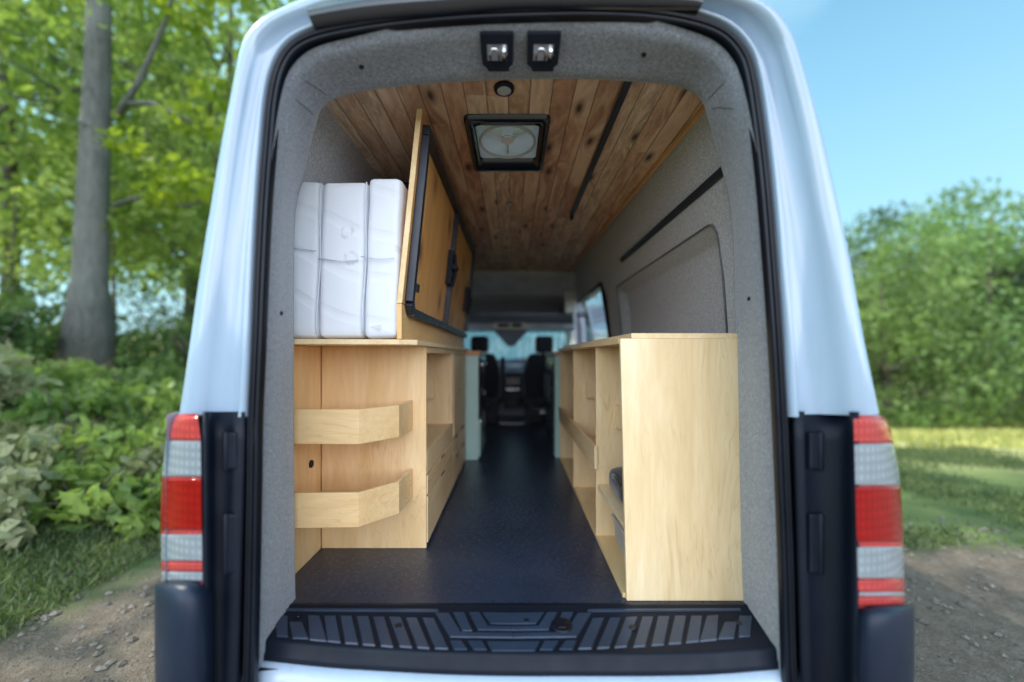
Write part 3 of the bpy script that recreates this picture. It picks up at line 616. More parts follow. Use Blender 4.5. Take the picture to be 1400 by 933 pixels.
for s in (-1,1): MB().tube([(.02+s*.83,6.55,1.25),(.02+s*.80,6.0,1.95)], .05, 8).build('cab_pillar', M['trimgrey'], van); MB().tube([(.02+s*.86,5.1,1.0),(.02+s*.84,5.1,1.9),(.02+s*.74,5.0,2.35)], [.07,.06,.05], 8).build('cab_pillar', M['trimgrey'], van)
m = MB(); a = P(776,400,4.9); m.hexa([(.62,4.85,2.05),(.74,4.85,2.05),(.76,4.85,2.32),(.60,4.85,2.32)], [(.64,5.05,2.05),(.8,5.05,2.05),(.8,5.05,2.32),(.64,5.05,2.32)]); bp = m.build('pillar_cover', M['trimlight'], van, bevel=.015)
m = MB(); m.add([(.72,4.9,2.07),(.76,4.9,2.07),(.83,4.95,1.2),(.79,4.95,1.2)], [(0,1,2,3)]); m.build('seat_belt', M['trimgrey'], bp)
# dashboard
m = MB(); rows = [[(.02+x,Y,z+(.05*math.exp(-((x)/.2)**2) if k in (2,3) else 0)) for x in np.linspace(-.84,.84,21)] for k,(Y,z) in enumerate(((6.5,1.30),(6.2,1.33),(5.98,1.33),(5.9,1.27),(5.93,1.05),(6.05,.9),(6.1,.667)))]
m.grid(rows, True); dash = m.build('dashboard', M['trimdark'], van)
m = MB(); m.box(-.13,.14,5.80,5.98,.8,1.30); m.box(-.11,.12,5.785,5.80,1.12,1.25); m.build('centre_console', M['plastic'], dash, bevel=.01)
m = MB(); m.box(-.09,.10,5.775,5.784,1.135,1.235); m.build('screen', M['glassdark'], dash)
for k in range(4): MB().disc((-.07+k*.048,5.80,1.07),(0,-1,0),.014,.02,12).build('knob', M['alloy'], dash)
m = MB(); cc = Vector((-.42,5.72,1.32)); ax = Vector((0,-.85,.53)).normalized(); uu = Vector((1,0,0)); vv = ax.cross(uu)
m.tube([cc+(uu*math.cos(t)+vv*math.sin(t))*.2 for t in np.linspace(0,2*math.pi,33)], .014, 8, False); m.tube([cc-uu*.2, cc, cc+uu*.2], .016, 6); m.tube([cc, cc-ax*.25], .05, 8); m.build('steering_wheel', M['plastic'], dash)
m = MB(); m.box(-.17,.14,5.30,5.55,FZ+.0,FZ+.004); m.build('cab_mat', plain('grey_mat',(.05,.06,.08),.8), van)
m = MB(); m.box(-.17,-.165,5.3,5.55,FZ,FZ+.012); m.box(-.17,.14,5.295,5.30,FZ,FZ+.012); m.box(.135,.14,5.3,5.55,FZ,FZ+.012); m.build('mat_edging', M['trimgrey'], van)

# seats
def seat(cx, first=None):
    f = lambda p: Vector((p.x + (0), p.y+(p.z-1.1)*-.14, p.z))
    def sh(p):
        t = max(0, (p.z-1.15)/.42); p = Vector(((p.x-cx)*(1-.28*t**3)+cx, p.y, p.z)); return f(p)
    b = slab(cx-.255,cx+.255,5.20,5.36,.98,1.575,.06,9,sh).build('seat_back', M['fabric_seat'], van)
    slab(cx-.115,cx+.115,5.10,5.20,1.575,1.795,.05,7).build('headrest', M['fabric_seat'], b)
    for s in (-1,1): MB().tube([(cx+s*.06,5.16,1.5),(cx+s*.06,5.15,1.62)], .007, 8).build('headrest_post', M['chrome'], b)
    slab(cx-.25,cx+.25,5.22,5.72,.98,1.10,.05,7).build('seat_cushion', M['fabric_seat'], b)
    s = 1 if cx < 0 else -1
    slab(cx+s*.26,cx+s*.32,5.10,5.20,1.15,1.53,.028,6).build('armrest', M['fabric_seat'], b)
    m = MB(); m.box(cx-.22,cx+.22,5.30,5.66,FZ,.93); m.box(cx-.25,cx+.25,5.26,5.70,.90,.98); m.build('seat_base', M['plastic'], b, bevel=.012)
    m = MB(); m.tube([(cx+s*.27,5.28,1.03),(cx+s*.275,5.42,.98)], [.05,.035], 12); m.build('recliner_cover', M['plastic'], b, bevel=.004)
    m = MB(); m.tube([(cx-.18,5.25,.90),(cx-.02,5.24,.86),(cx+.1,5.25,.92)], .006, 6); m.box(cx-.04,cx+.04,5.285,5.297,.80,.83); m.build('adjuster_lever', M['alloy'], b)
seat(-.415); seat(.395)

# ------------------------------------------------------------------ furniture
def cabinet(name, loc, label): return empty(name, loc, label, 'cabinet')
L = cabinet('storage_cabinet', (-.63, 2.5, FZ), 'maple plywood cabinet on the left with two corner tray shelves, open cubby, drawers and doors')
xf = -.392
m = MB(); m.box(-.868,xf-.001,1.86,1.878,FZ,1.582); m.build('end_panel', M['maple_w'], L, bevel=.0015)
m = MB(); m.box(-.885,-.870,1.475,1.858,FZ,1.582); lin = m.build('side_liner', M['maple_w'], L, bevel=.0015)
m = MB(); m.tube([(-.872,1.765,1.075),(-.864,1.765,1.075),(-.868,1.765,1.075)], [.017,.016,.009], 18); m.build('cable_grommet', M['rubber'], lin)
m = MB(); m.prism([(-.885,1.50),(-.43,1.55),(-.372,1.60),(-.372,3.52),(-.885,3.52)][::1], 1.583, 1.603); m.build('top_board', M['maple_y'], L, bevel=.002)
for z0, z1, a in ((1.21,1.34,0),(.90,1.03,0)):
    pl = [(-.868,1.54-(.02 if z0<1 else 0)),(-.576,1.53),(-.462,1.665),(-.452,1.859)]
    m = MB(); th = .013
    def offs(pts, d):
        out = []
        for i, p in enumerate(pts):
            a_ = Vector(pts[max(i-1,0)]); b_ = Vector(pts[i]); c_ = Vector(pts[min(i+1,len(pts)-1)])
            t1 = (b_-a_).normalized() if i else (c_-b_).normalized(); t2 = (c_-b_).normalized() if i < len(pts)-1 else t1
            n1 = Vector((-t1.y,t1.x)); n2 = Vector((-t2.y,t2.x)); nn = (n1+n2).normalized(); out.append(tuple(b_+nn*d/max(.5,nn.dot(n1))))
        return out
    inn = offs(pl, th); m.prism(pl+inn[::-1], z0, z1)
    sh_ = m.build('tray_shelf', M['maple_x'], L, bevel=.0015)
    m = MB(); m.prism([(-.868,1.858)]+[inn[0]]+inn[1:3]+[(inn[3][0],1.858)], z0+.012, z0+.028) if False else m.prism([inn[0],inn[1],inn[2],(inn[3][0],1.858),(-.868,1.858)], z0+.012, z0+.028); m.build('shelf_board', M['maple_x'], sh_)
# aisle face frame
m = MB(); m.box(xf-.018,xf,1.8785,3.42,1.555,1.582); m.box(xf-.018,xf,2.655,2.70,1.0,1.5545); m.box(xf-.018,xf,3.385,3.42,FZ,1.5545); m.box(xf-.018,xf,1.8785,2.655,1.0,1.105); m.build('face_frame', M['maple'], L, bevel=.001)
m = MB(); m.box(-.868,xf-.02,1.88,2.66,1.085,1.10); m.build('cubby_floor', M['maple_y'], L)
m = MB(); m.box(-.868,xf-.02,2.662,2.68,FZ,1.58); m.box(-.868,xf-.02,3.40,3.42,FZ,1.58); m.box(-.885,-.87,1.88,3.42,FZ,1.58); m.build('partition', M['maple'], L)
m = MB(); m.box(-.575,-.505,2.62,2.661,1.266,1.388); m.build('wood_block', M['maple'], L, bevel=.002)
for y0,y1,z0,z1,kn in ((1.872,2.672,.905,.995,1),(1.872,2.672,.685,.90,1),(2.677,3.03,.86,.99,1),(2.677,3.03,.685,.855,0),(3.035,3.38,.86,.99,1),(3.035,3.38,.685,.855,0)):
    m = MB(); m.box(xf-.012,xf+.004,y0+.002,y1-.002,z0+.002,z1-.002); d = m.build('drawer', M['maple_y'], L, bevel=.0015)
    yc = (y0+y1)/2
    m = MB(); m.box(xf+.002,xf+.0055,yc-.05,yc+.05,z1-.014,z1-.004) ; m.build('finger_pull', M['plastic'], d)
for y0,y1,kk in ((2.703,3.028,1),(3.033,3.383,-1)):
    m = MB(); m.box(xf-.012,xf+.004,y0,y1,1.003,1.550); d = m.build('door', M['maple'], L, bevel=.0015)
    yk = y1-.03 if kk > 0 else y0+.03
    m = MB(); m.disc((xf+.004,yk,1.30),(1,0,0),.007,.014,12); m.build('knob', M['brass'], d)
m = MB(); m.box(-.86,xf-.02,1.9,3.4,FZ,.685); m.build('plinth', M['maple_y'], L)

# mattress
def mfn(seed):
    from mathutils import noise as nz
    def f(p):
        q = nz.noise(Vector((p.x*5+seed, p.y*4, p.z*5)))*.008+nz.noise(Vector((p.x*14+seed, p.y*9, p.z*12)))*.003
        cy = abs(math.sin((p.z-1.62)*math.pi/.29))
        lean = (p.z-1.62)*.03
        return Vector((p.x+q*.5+lean, p.y+q*.8+.002*(1-cy), p.z+q*.6))
    return f
Mt = MB()
for i,(x0,x1,y0,z1) in enumerate(((-.868,-.742,1.556,2.212),(-.740,-.566,1.548,2.205),(-.564,-.436,1.536,2.215))):
    s_ = slab(x0,x1,y0,3.40,1.606,z1,.026,22,mfn(i*5)); Mt.add(s_.v, s_.f, True)
mat_o = Mt.build('mattress', M['mattress'], None, 'white quilted folded mattress standing on the left cabinet top board', 'mattress', org=(-.65,2.4,1.606))
m = MB()
for x,y0,yo_ in ((-.741,1.552,0),(-.565,1.542,0),(-.715,1.548,1),(-.60,1.54,0)):
    if x in (-.715,-.60): continue
    m.tube([(x+(z-1.62)*.03+.004*math.sin(z*14),y0-.001+.012*max(0,(abs(z-1.9)-.24)*8)**2,z) for z in np.linspace(1.625,2.195,26)], .0032, 7)
m.tube([(-.86,1.548,1.95),(-.80,1.545,1.945),(-.745,1.552,1.94)], .002, 5)
m.tube([(-.73,1.538,1.905),(-.64,1.532,1.895),(-.58,1.538,1.90)], .002, 5); m.tube([(-.565,1.524,1.91),(-.50,1.519,1.90),(-.44,1.526,1.905)], .002, 5)
m.build('piping', M['piping'], mat_o)

# folded-up bed platform
B = empty('folding_bed_platform', (-.43,1.55,1.603), 'folded-up plywood bed platform with black steel frame, leaning beside the mattress', 'bed platform')
y0, y1 = 1.55, 3.60; zb, zt = 1.74, 2.508
px_ = lambda z: -.437+(z-zb)*(.078/(zt-zb))
m = MB()
m.hexa([(px_(zb),y0,zb),(px_(zb)+.018,y0,zb),(px_(zt)+.018,y0,zt-.012),(px_(zt),y0,zt-.012)],[(px_(zb),y1,zb),(px_(zb)+.018,y1,zb),(px_(zt)+.018,y1,zt-.07),(px_(zt),y1,zt-.07)])
o = m.build('panel', M['pine'], B, bevel=.002)
m = MB(); m.hexa([(px_(zb)-.001,y0-.004,zb),(px_(zb)+.019,y0-.004,zb),(px_(zt)+.019,y0-.004,zt-.012),(px_(zt)-.001,y0-.004,zt-.012)],[(px_(zb)-.001,y0-.0005,zb),(px_(zb)+.019,y0-.0005,zb),(px_(zt)+.019,y0-.0005,zt-.012),(px_(zt)-.001,y0-.0005,zt-.012)]); m.build('edge_banding', M['edge'], B, bevel=.001)
m = MB(); m.box(-.440,-.4205,1.5505,3.55,1.604,1.739); m.build('base_rail', M['pine_y'], B, bevel=.002)
def face(y, z, h): return (px_(z)+.018+h, y, z-.1*h)
def bar(m, ya, za, yb, zb_, w=.035, h=.032):
    d = Vector((0,yb-ya,zb_-za)).normalized(); nn = Vector((0,-d.z,d.y))*w/2
    def q(y,z,h): return face(y,z,h)
    a = [q(ya-nn.y,za-nn.z,.001),q(ya+nn.y,za+nn.z,.001),q(ya+nn.y,za+nn.z,h),q(ya-nn.y,za-nn.z,h)]
    b_ = [q(yb-nn.y,zb_-nn.z,.001),q(yb+nn.y,zb_+nn.z,.001),q(yb+nn.y,zb_+nn.z,h),q(yb-nn.y,zb_-nn.z,h)]
    m.hexa(a, b_)
yA, yM, yN, yB = 1.595, 2.46, 2.52, 3.50; zl, zh = 1.715, 2.415
m = MB()
bar(m,yA,zl+.038,yA,zh-.019); bar(m,yB,zl+.038,yB,zh-.019); bar(m,yM,zl+.02,yM,zh-.019)
bar(m,yA-.0175,zh,yB+.0175,zh); bar(m,yA+.03,zl,yB+.0175,zl); bar(m,yA,zl+.036,yA+.034,zl+.002)
m.build('steel_frame', M['steel'], B, bevel=.003)
for yy, z_ in ((2.40,2.06),(3.30,2.0)):
    m = MB(); m.hexa([face(yy-.02,z_-.10,.002),face(yy+.02,z_-.10,.002),face(yy+.02,z_+.10,.002),face(yy-.02,z_+.10,.002)],[face(yy-.02,z_-.10,.038),face(yy+.02,z_-.10,.038),face(yy+.02,z_+.10,.034),face(yy-.02,z_+.10,.034)])
    m.tube([face(yy,z_+.08,.04),face(yy,z_-.04,.055),face(yy,z_-.11,.042)], .011, 8); m.tube([face(yy-.04,z_,.05),face(yy+.04,z_,.05)], .018, 10); m.build('latch', M['plastic'], B, bevel=.004)
m = MB(); m.hexa([face(1.62,1.80,.001),face(1.66,1.80,.001),face(1.66,1.83,.001),face(1.62,1.83,.001)],[face(1.62,1.80,.034),face(1.66,1.80,.034),face(1.66,1.83,.034),face(1.62,1.83,.034)]); m.build('corner_bracket', M['steel'], B)
m = MB(); m.tube([(-.80,2.1,2.40),(-.40,2.1,2.42)], .018, 8); m.tube([(-.83,2.1,2.43),(-.80,2.1,2.38)], .028, 8); m.build('support_arm', M['steel'], B)

# right cabinet
Rc = cabinet('storage_cabinet', (.6, 2.4, FZ), 'open-fronted maple plywood cabinet on the right with tall plain end panel and dividers')
m = MB(); m.add([(.4065,1.46,FZ),(.826,1.46,FZ),(.826,1.46,1.602),(.3835,1.46,1.602),(.4065,1.478,FZ),(.826,1.478,FZ),(.826,1.478,1.602),(.3835,1.478,1.602)], [(0,1,2,3),(7,6,5,4),(0,4,5,1),(1,5,6,2),(2,6,7,3),(3,7,4,0)]); m.build('end_panel', M['maple'], Rc, 'tall figured maple end panel', bevel=.0015)
m = MB(); m.box(.372,.88,1.4615,3.45,1.6035,1.6105) if False else m.prism([(.382,1.479),(.88,1.479),(.88,3.45),(.375,3.45)], 1.5835, 1.602); m.build('top_board', M['maple_y'], Rc, bevel=.0015)
m = MB(); m.prism([(.4235,1.462),(.875,1.462),(.875,3.45),(.4235,3.45)], 1.6025, 1.6215); m.build('upper_board', M['maple_y'], Rc, bevel=.0015)
for yd in (1.945, 2.665, 3.43):
    m = MB(); m.box(.396,.87,yd,yd+.018,FZ+.02,1.583); m.build('divider', M['maple'], Rc, bevel=.001)
m = MB(); m.box(.872,.885,1.48,3.45,FZ,1.583); m.build('back_panel', M['maple'], Rc)
m = MB(); m.box(.398,.87,1.479,3.45,FZ,FZ+.019); m.build('bottom_board', M['edge'], Rc, bevel=.001)
m = MB(); m.box(.386,.401,1.935,3.43,1.005,1.115); m.build('shelf_rail', M['maple_y'], Rc, bevel=.0015)
m = MB(); m.box(.402,.87,1.964,2.664,1.01,1.028); m.box(.402,.87,2.684,3.429,1.01,1.028); m.build('shelf', M['maple_y'], Rc)
m = MB(); m.box(.402,.87,1.479,1.944,.915,.933); m.build('shelf', M['maple_y'], Rc)
for x0,x1,yy,z0,z1 in ((.475,.545,2.625,1.27,1.388),(.485,.53,1.905,1.20,1.31),(.47,.52,3.39,1.30,1.40)):
    m = MB(); m.box(x0,x1,yy,yy+.039,z0,z1); m.build('wood_block', M['maple'], Rc, bevel=.002)
def bagf(p): return Vector((p.x, p.y, p.z-.03*math.sin(p.y*9)-.02*math.sin(p.x*17)*(p.z>.98)))
bag = slab(.43,.66,1.60,1.88,.945,1.055,.045,8,lambda p: Vector((p.x,p.y,p.z-(.02*math.sin(p.y*9)+.02*math.sin(p.x*17))*max(0,(p.z-.94)/.16)))).build('bag', M['bag'], None, 'dark soft bag on the low shelf in the near bay of the right cabinet', 'bag')
bag.location.z -= .010
m = MB(); m.tube([(.45,1.66,1.00),(.435,1.69,1.035),(.43,1.75,1.04),(.45,1.80,1.00)], .008, 7); m.v = [v for v in m.v]; o=m.build('handle', M['bag'], bag)
m = MB(); a=[(.47,1.60),(.72,1.60),(.72,1.88),(.47,1.88)]; m.hexa([(x,y,FZ+.021) for x,y in a],[(x+(x-.565)*.08,y+(y-1.72)*.06,.80) for x,y in a]); bn = m.build('storage_bin', M['bin'], None, 'grey translucent plastic bin on the bottom board of the right cabinet', 'bin', bevel=.012)
m = MB(); m.box(.455,.735,1.585,1.895,.80,.812); m.build('lid', M['bin'], bn, bevel=.004)

# galleys
G = cabinet('kitchen_unit', (-.5,3.75,FZ), 'mint green kitchen unit with black fridge front and wood worktop, beyond the left cabinet')
m = MB(); m.box(-.87,-.290,3.44,4.15,FZ,1.545); m.build('carcass', M['mint'], G, bevel=.002)
m = MB(); m.box(-.88,-.275,3.425,4.17,1.546,1.583); m.build('worktop', M['butcher'], G, bevel=.004)
m = MB(); m.box(-.289,-.272,3.50,4.12,1.0,1.53); fd = m.build('fridge_door', M['glassdark'], G, bevel=.004)
m = MB(); m.box(-.271,-.262,3.52,4.10,1.46,1.475); m.disc((-.272,3.9,1.19),(1,0,0),.022,.012,16); m.build('fridge_handle', M['alloy'], fd)
m = MB(); m.box(-.289,-.274,3.46,4.12,.69,.985); dd = m.build('drawer', M['mint'], G, bevel=.002)
m = MB(); m.box(-.273,-.270,3.75,3.9,.83,.88); m.build('finger_pull', M['plastic'], dd)
m = MB(); m.box(-.29,-.265,3.455,3.50,.985,1.0); m.build('hinge', M['alloy'], G)
G2 = cabinet('kitchen_unit', (.6,3.95,FZ), 'mint green kitchen unit with dark doors beyond the right cabinet, beside the window')
m = MB(); m.box(.365,.87,3.52,4.45,FZ,1.545); m.build('carcass', M['mint'], G2, bevel=.002)
m = MB(); m.box(.355,.88,3.50,4.47,1.546,1.58); m.build('worktop', M['butcher'], G2, bevel=.004)
for a,b_ in ((3.56,3.98),(3.99,4.41)):
    m = MB(); m.box(.352,.364,a,b_,.70,1.52); d = m.build('door', plain('dark_teal_door', (.05,.075,.09), .25), G2, bevel=.002)
    m = MB(); m.box(.340,.351,b_-.05,b_-.038,1.1,1.35); m.build('handle', M['steel'], d)

# ------------------------------------------------------------------ ground
def smooth(a, b, x): t = np.clip((x-a)/(b-a), 0, 1); return t*t*(3-2*t)
def gz(x, y):
    x = np.asarray(x, float); y = np.asarray(y, float)
    left = smooth(-3.0,-8,x)*1.0+.10*smooth(-2.2,-3.5,x)+smooth(-10,-40,x)*2.5
    right = -2.0*smooth(3.5,22,y)*smooth(2,6,x)
    return left+right+.03*np.sin(x*1.7+y*.6)*smooth(2.0,4.0,np.hypot(x,y-3.5)-.5)
def axis(lim, fine, n1, n2):
    a = np.linspace(-fine, fine, n1); b = fine*(lim/fine)**np.linspace(0,1,n2)[1:]; return np.concatenate([-b[::-1], a, b])
ax_ = axis(900, 30, 161, 26); ay_ = axis(900, 30, 161, 26)
X, Yg = np.meshgrid(ax_, ay_); Zg = gz(X, Yg)
m = MB(); rows = [[(X[i,j],Yg[i,j],Zg[i,j]) for j in range(len(ax_))] for i in range(len(ay_))]; m.grid(rows, True)
def groundmat():
    mt, nt, b, _ = newmat('ground'); v = coords(nt)
    tc = N(nt, 'ShaderNodeTexCoord'); sp = N(nt, 'ShaderNodeSeparateXYZ'); nt.links.new(tc.outputs['Object'], sp.inputs[0])
    n = noise(nt, v, .9, 4, .6); n8 = noise(nt, v, 9, 4, .6); n60 = noise(nt, v, 55, 4, .7)
    vo = N(nt, 'ShaderNodeTexVoronoi'); vo.inputs['Scale'].default_value = 38; nt.links.new(v, vo.inputs[0])
    gr = mixc(nt, n60, (.13,.105,.085), (.42,.36,.29)); gr = mixc(nt, .35, gr, ramp(nt, vo.outputs['Color'], [(0,(.12,.105,.09)),(1,(.5,.46,.41))]))
    gr = mixc(nt, ramp(nt, n8, [(.35,(0,0,0)),(.7,(.6,.6,.6))]), gr, (.16,.12,.08))
    gs = mixc(nt, n8, (.05,.085,.025), (.15,.19,.05)); gs = mixc(nt, ramp(nt, n, [(.4,(0,0,0)),(.65,(.7,.7,.7))]), gs, (.30,.30,.10)); gs = mixc(nt, ramp(nt, mth(nt,'MULTIPLY',mth(nt,'SUBTRACT',sp.outputs[1],5.2),.5), [(0,(0,0,0)),(1,(.8,.8,.8))]), mixc(nt,1.0,gs,(.6,.75,.6),'MULTIPLY'), mixc(nt, n8, (.42,.42,.14), (.66,.60,.26)))  # shade painted into the near grass, sunlight into the brighter yellow beyond
    # gravel strip: |x| small or near; grass beyond
    lf = mth(nt, 'ADD', sp.outputs[0], mth(nt, 'MULTIPLY', mth(nt, 'SUBTRACT', n, .5), 1.6))
    a = ramp(nt, mth(nt, 'MULTIPLY', mth(nt, 'ADD', lf, 2.75), 2.0), [(0,(1,1,1)),(.6,(0,0,0))])
    t = mth(nt, 'ADD', mth(nt, 'SUBTRACT', sp.outputs[1], mth(nt, 'MULTIPLY', sp.outputs[0], .0)), mth(nt, 'MULTIPLY', mth(nt, 'SUBTRACT', n, .5), 1.5))
    r1 = ramp(nt, mth(nt, 'MULTIPLY', mth(nt, 'SUBTRACT', t, 3.1), 1.6), [(0,(0,0,0)),(.6,(1,1,1))])
    r2 = ramp(nt, mth(nt, 'MULTIPLY', mth(nt, 'SUBTRACT', lf, 1.6), 2.), [(0,(0,0,0)),(.6,(1,1,1))])
    fac = mth(nt, 'MAXIMUM', a, mth(nt, 'MULTIPLY', r1, r2))
    fr_ = ramp(nt, mth(nt,'MULTIPLY',mth(nt,'ADD',sp.outputs[1],.5),.7),[(0,(0,0,0)),(1,(1,1,1))])
    gr = mixc(nt, fr_, gr, mixc(nt,1.0,gr,(.62,.56,.50),'MULTIPLY'))  # gravel darkened for shade from the camera forward, left bright behind for bounce
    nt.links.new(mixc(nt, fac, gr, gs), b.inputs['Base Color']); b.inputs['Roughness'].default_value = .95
    bump(nt, b, n60, .8, .03); return mt
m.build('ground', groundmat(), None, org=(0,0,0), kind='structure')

# grass tufts: uncountable blades
def quads(name, C, Dx, Dy, mat, label=None, cat=None, kind=None, group=None, parent=None, org=(0,0,0), tri=False):
    n = len(C); V = np.empty((n,4,3)); V[:,0] = C-Dx; V[:,1] = C-Dy*.35+Dx*.0-Dy*.65; V[:,2] = C+Dx; V[:,3] = C+Dy
    V[:,1] = C-Dy
    me = bpy.data.meshes.new(name); me.vertices.add(4*n); me.vertices.foreach_set('co', (V.reshape(-1,3)-np.array(org)).ravel())
    me.loops.add(4*n); me.loops.foreach_set('vertex_index', np.arange(4*n)); me.polygons.add(n)
    me.polygons.foreach_set('loop_start', np.arange(n)*4); me.polygons.foreach_set('loop_total', np.full(n,4)); me.update(calc_edges=True)
    me.materials.append(mat); o = bpy.data.objects.new(name, me); COL.objects.link(o)
    if parent is not None: o.parent = parent
    else: o.location = org
    return tag(o, label, cat, group, kind)
def blades(n, xs, ys, h, w, mat, label, keep=None):
    x = rng.uniform(*xs, n); y = rng.uniform(*ys, n)
    if keep is not None: k = keep(x, y); x = x[k]; y = y[k]
    n = len(x); hh = h*rng.uniform(.5,1.3,n); a = rng.uniform(0,6.28,n)
    C = np.stack([x,y,gz(x,y)+hh*.45],1); Dx = np.stack([np.cos(a)*w,np.sin(a)*w,np.zeros(n)],1)
    Dy = np.stack([rng.normal(0,.25,n)*hh,rng.normal(0,.25,n)*hh,hh*.5],1)
    return quads('grass', C, Dx, Dy, mat, label, 'grass', 'stuff')
gm = leafmat('grass_blade', (.045,.075,.03), (.15,.19,.07), .25); gm2 = leafmat('sunlit_grass_blade', (.13,.16,.035), (.62,.58,.22), .3)  # meadow blades coloured brighter and yellower to read as sunlit
def patchy(x, y): return (np.sin(x*2.1+y*.7)+np.sin(y*1.9-x*.8)+rng.normal(0,.6,len(x))) > -.3
blades(42000, (-7,-2.7), (1.6,6), .065, .008, gm, 'short green grass on the bank left of the van', patchy)
blades(50000, (1.9,9), (3.2,9), .065, .008, gm, 'short shaded grass to the right of the van', patchy)
blades(60000, (3.5,40), (8,26), .22, .03, gm2, 'sunlit yellow-green meadow grass before the far trees', patchy)

# loose stones on the track
def stones(n, xs, ys, name, label):
    x = rng.uniform(*xs, n); y = rng.uniform(*ys, n); r = .005+.022*rng.random(n)**4
    base = np.array([(1,0,0),(0,1,0),(-1,0,0),(0,-1,0),(0,0,.7),(0,0,-.7),(.7,.7,.1),(-.7,.7,.1),(-.7,-.7,.1),(.7,-.7,.1)]); fc = [(0,6,4),(6,1,4),(1,7,4),(7,2,4),(2,8,4),(8,3,4),(3,9,4),(9,0,4)]
    m = MB()
    for i in range(n):
        a = rng.uniform(0,6.28); ca, sa = math.cos(a), math.sin(a); q = base*r[i]*rng.uniform(.7,1.3,(10,3)); z = float(gz(x[i],y[i]))
        m.add([(x[i]+p[0]*ca-p[1]*sa, y[i]+p[0]*sa+p[1]*ca, z+p[2]+r[i]*.2) for p in q], fc)
    m.build(name, plain('stone', (.14,.12,.10), .9, var=.6, vscale=9), None, label, 'gravel', None, 'stuff', org=(0,0,0))
stones(2200, (-3.2,-1.05), (.9,3.3), 'gravel', 'loose grey and brown gravel on the ground left of the van')
stones(2600, (1.1,5.2), (.9,3.9), 'gravel', 'loose grey and brown gravel on the ground right of the van')
blades(5000, (1.4,6), (2.6,3.6), .06, .008, gm, 'sparse grass tufts in the dirt at the right', lambda x, y: (np.sin(x*3.1+y*2.7)+np.sin(y*4.9-x*2.8)) > .7)
# ------------------------------------------------------------------ trees
def crown_pts(centres, radii, per, leaf, flat=.75):
    Cs = []
    for c_, r in zip(centres, radii):
        n = int(per*(r**2)); u = rng.normal(size=(n,3)); u /= np.linalg.norm(u,axis=1)[:,None]; rad = r*rng.uniform(.35,1.08,n)**.6
        Cs.append(np.array(c_)+u*rad[:,None]*np.array([1,1,flat]))
    C = np.concatenate(Cs); n = len(C)
    d1 = rng.normal(size=(n,3)); d1 /= np.linalg.norm(d1,axis=1)[:,None]; d2 = rng.normal(size=(n,3)); d2 -= d1*(d1*d2).sum(1)[:,None]; d2 /= np.linalg.norm(d2,axis=1)[:,None]
    s = leaf*rng.uniform(.6,1.4,n)[:,None]; return C, d1*s*.55, d2*s
def make_tree(name, loc, h, r, trunk_r, clear, leafm, bark, label, group=None, nb=10, nclump=70, per=90, leaf=.11, cat='tree', seed=0, lean=0, clump=.9, flare=1.35):
    global rng
    rng = np.random.default_rng(seed+11); rnd = random.Random(seed)
    root = empty(name, loc, label, cat, group); L0 = Vector(loc); m = MB()
    tp = []
    for k in range(9):
        t = k/8; tp.append(L0+Vector((lean*t*h+.05*h*.3*math.sin(t*3+seed)*t, .02*h*math.sin(t*4+seed*2)*t, t*h*.9-.1)))
    m.tube(tp, [trunk_r*(flare if k == 0 else 1.0)*(1-.82*(k/8)) for k in range(9)], 12)
    cen_, rad_ = [], []
    for k in range(nb):
        t = clear+(1-clear)*(k+.3)/nb*.92; i = min(7, int(t*8)); p = tp[i].lerp(tp[i+1], t*8-i); a = k*2.4+seed+rnd.random()*.6
        reach = r*(.55+.6*math.sin(math.pi*min(1,(t-clear)/(1-clear)*.8+.18)))*rnd.uniform(.7,1.1); el = rnd.uniform(.1,.6)
        q = p+Vector((math.cos(a)*reach*.5, math.sin(a)*reach*.5, reach*.5*el)); e = p+Vector((math.cos(a+.2)*reach, math.sin(a+.2)*reach, reach*el*.8))
        br = trunk_r*(1-.8*t)*.45; m.tube([p,q,e],[br,br*.6,br*.2],6)
        for s in range(3):
            b2 = q.lerp(e, s/3); m.tube([b2, b2+Vector((rnd.uniform(-1,1),rnd.uniform(-1,1),rnd.uniform(.1,.8)))*reach*.35],[br*.4,br*.1],5)
    for k in range(nclump):
        t = rnd.random(); i = k % nb; tt = clear+(1-clear)*(i+.3)/nb*.92; j = min(7,int(tt*8)); p = tp[j].lerp(tp[j+1], tt*8-j)
        a = rnd.random()*6.28; rr = r*(.5+.55*math.sin(math.pi*min(1,(tt-clear)/(1-clear)*.8+.18)))*math.sqrt(rnd.uniform(.12,1.1)); cen_.append((p.x+math.cos(a)*rr, p.y+math.sin(a)*rr, p.z+rr*.25+rnd.uniform(-.3,.7))); rad_.append(clump*rnd.uniform(.6,1.25))
    m.build('trunk', bark, root)
    C, a, b_ = crown_pts(cen_, rad_, per, leaf); quads('crown', C, a, b_, leafm, parent=root, org=tuple(L0))
    return root
def dup(root, loc, rz, sc, label):
    r = root.copy(); COL.objects.link(r); r.location = loc; r.rotation_euler = (0,0,rz); r.scale = (sc,sc,sc); r['label'] = label
    for ch in root.children: c_ = ch.copy(); COL.objects.link(c_); c_.parent = r
    return r
lf1 = leafmat('spring_leaves', (.13,.20,.04), (.50,.60,.18), .5)
lf2 = leafmat('beech_leaves', (.10,.18,.045), (.38,.50,.15), .45)
lf3 = leafmat('dense_leaves', (.045,.09,.028), (.18,.28,.08), .38)
lf3f = leafmat('far_dense_leaves', (.012,.035,.018), (.22,.34,.12), .35, .42); lf2f = leafmat('far_light_leaves', (.02,.05,.02), (.32,.44,.14), .35, .5)
bk1 = barkmat('grey_bark', (.05,.055,.045), (.15,.155,.14)); bk2 = barkmat('brown_bark', (.04,.032,.025), (.13,.11,.085))
G1 = 'trees in the wood to the left of the van'
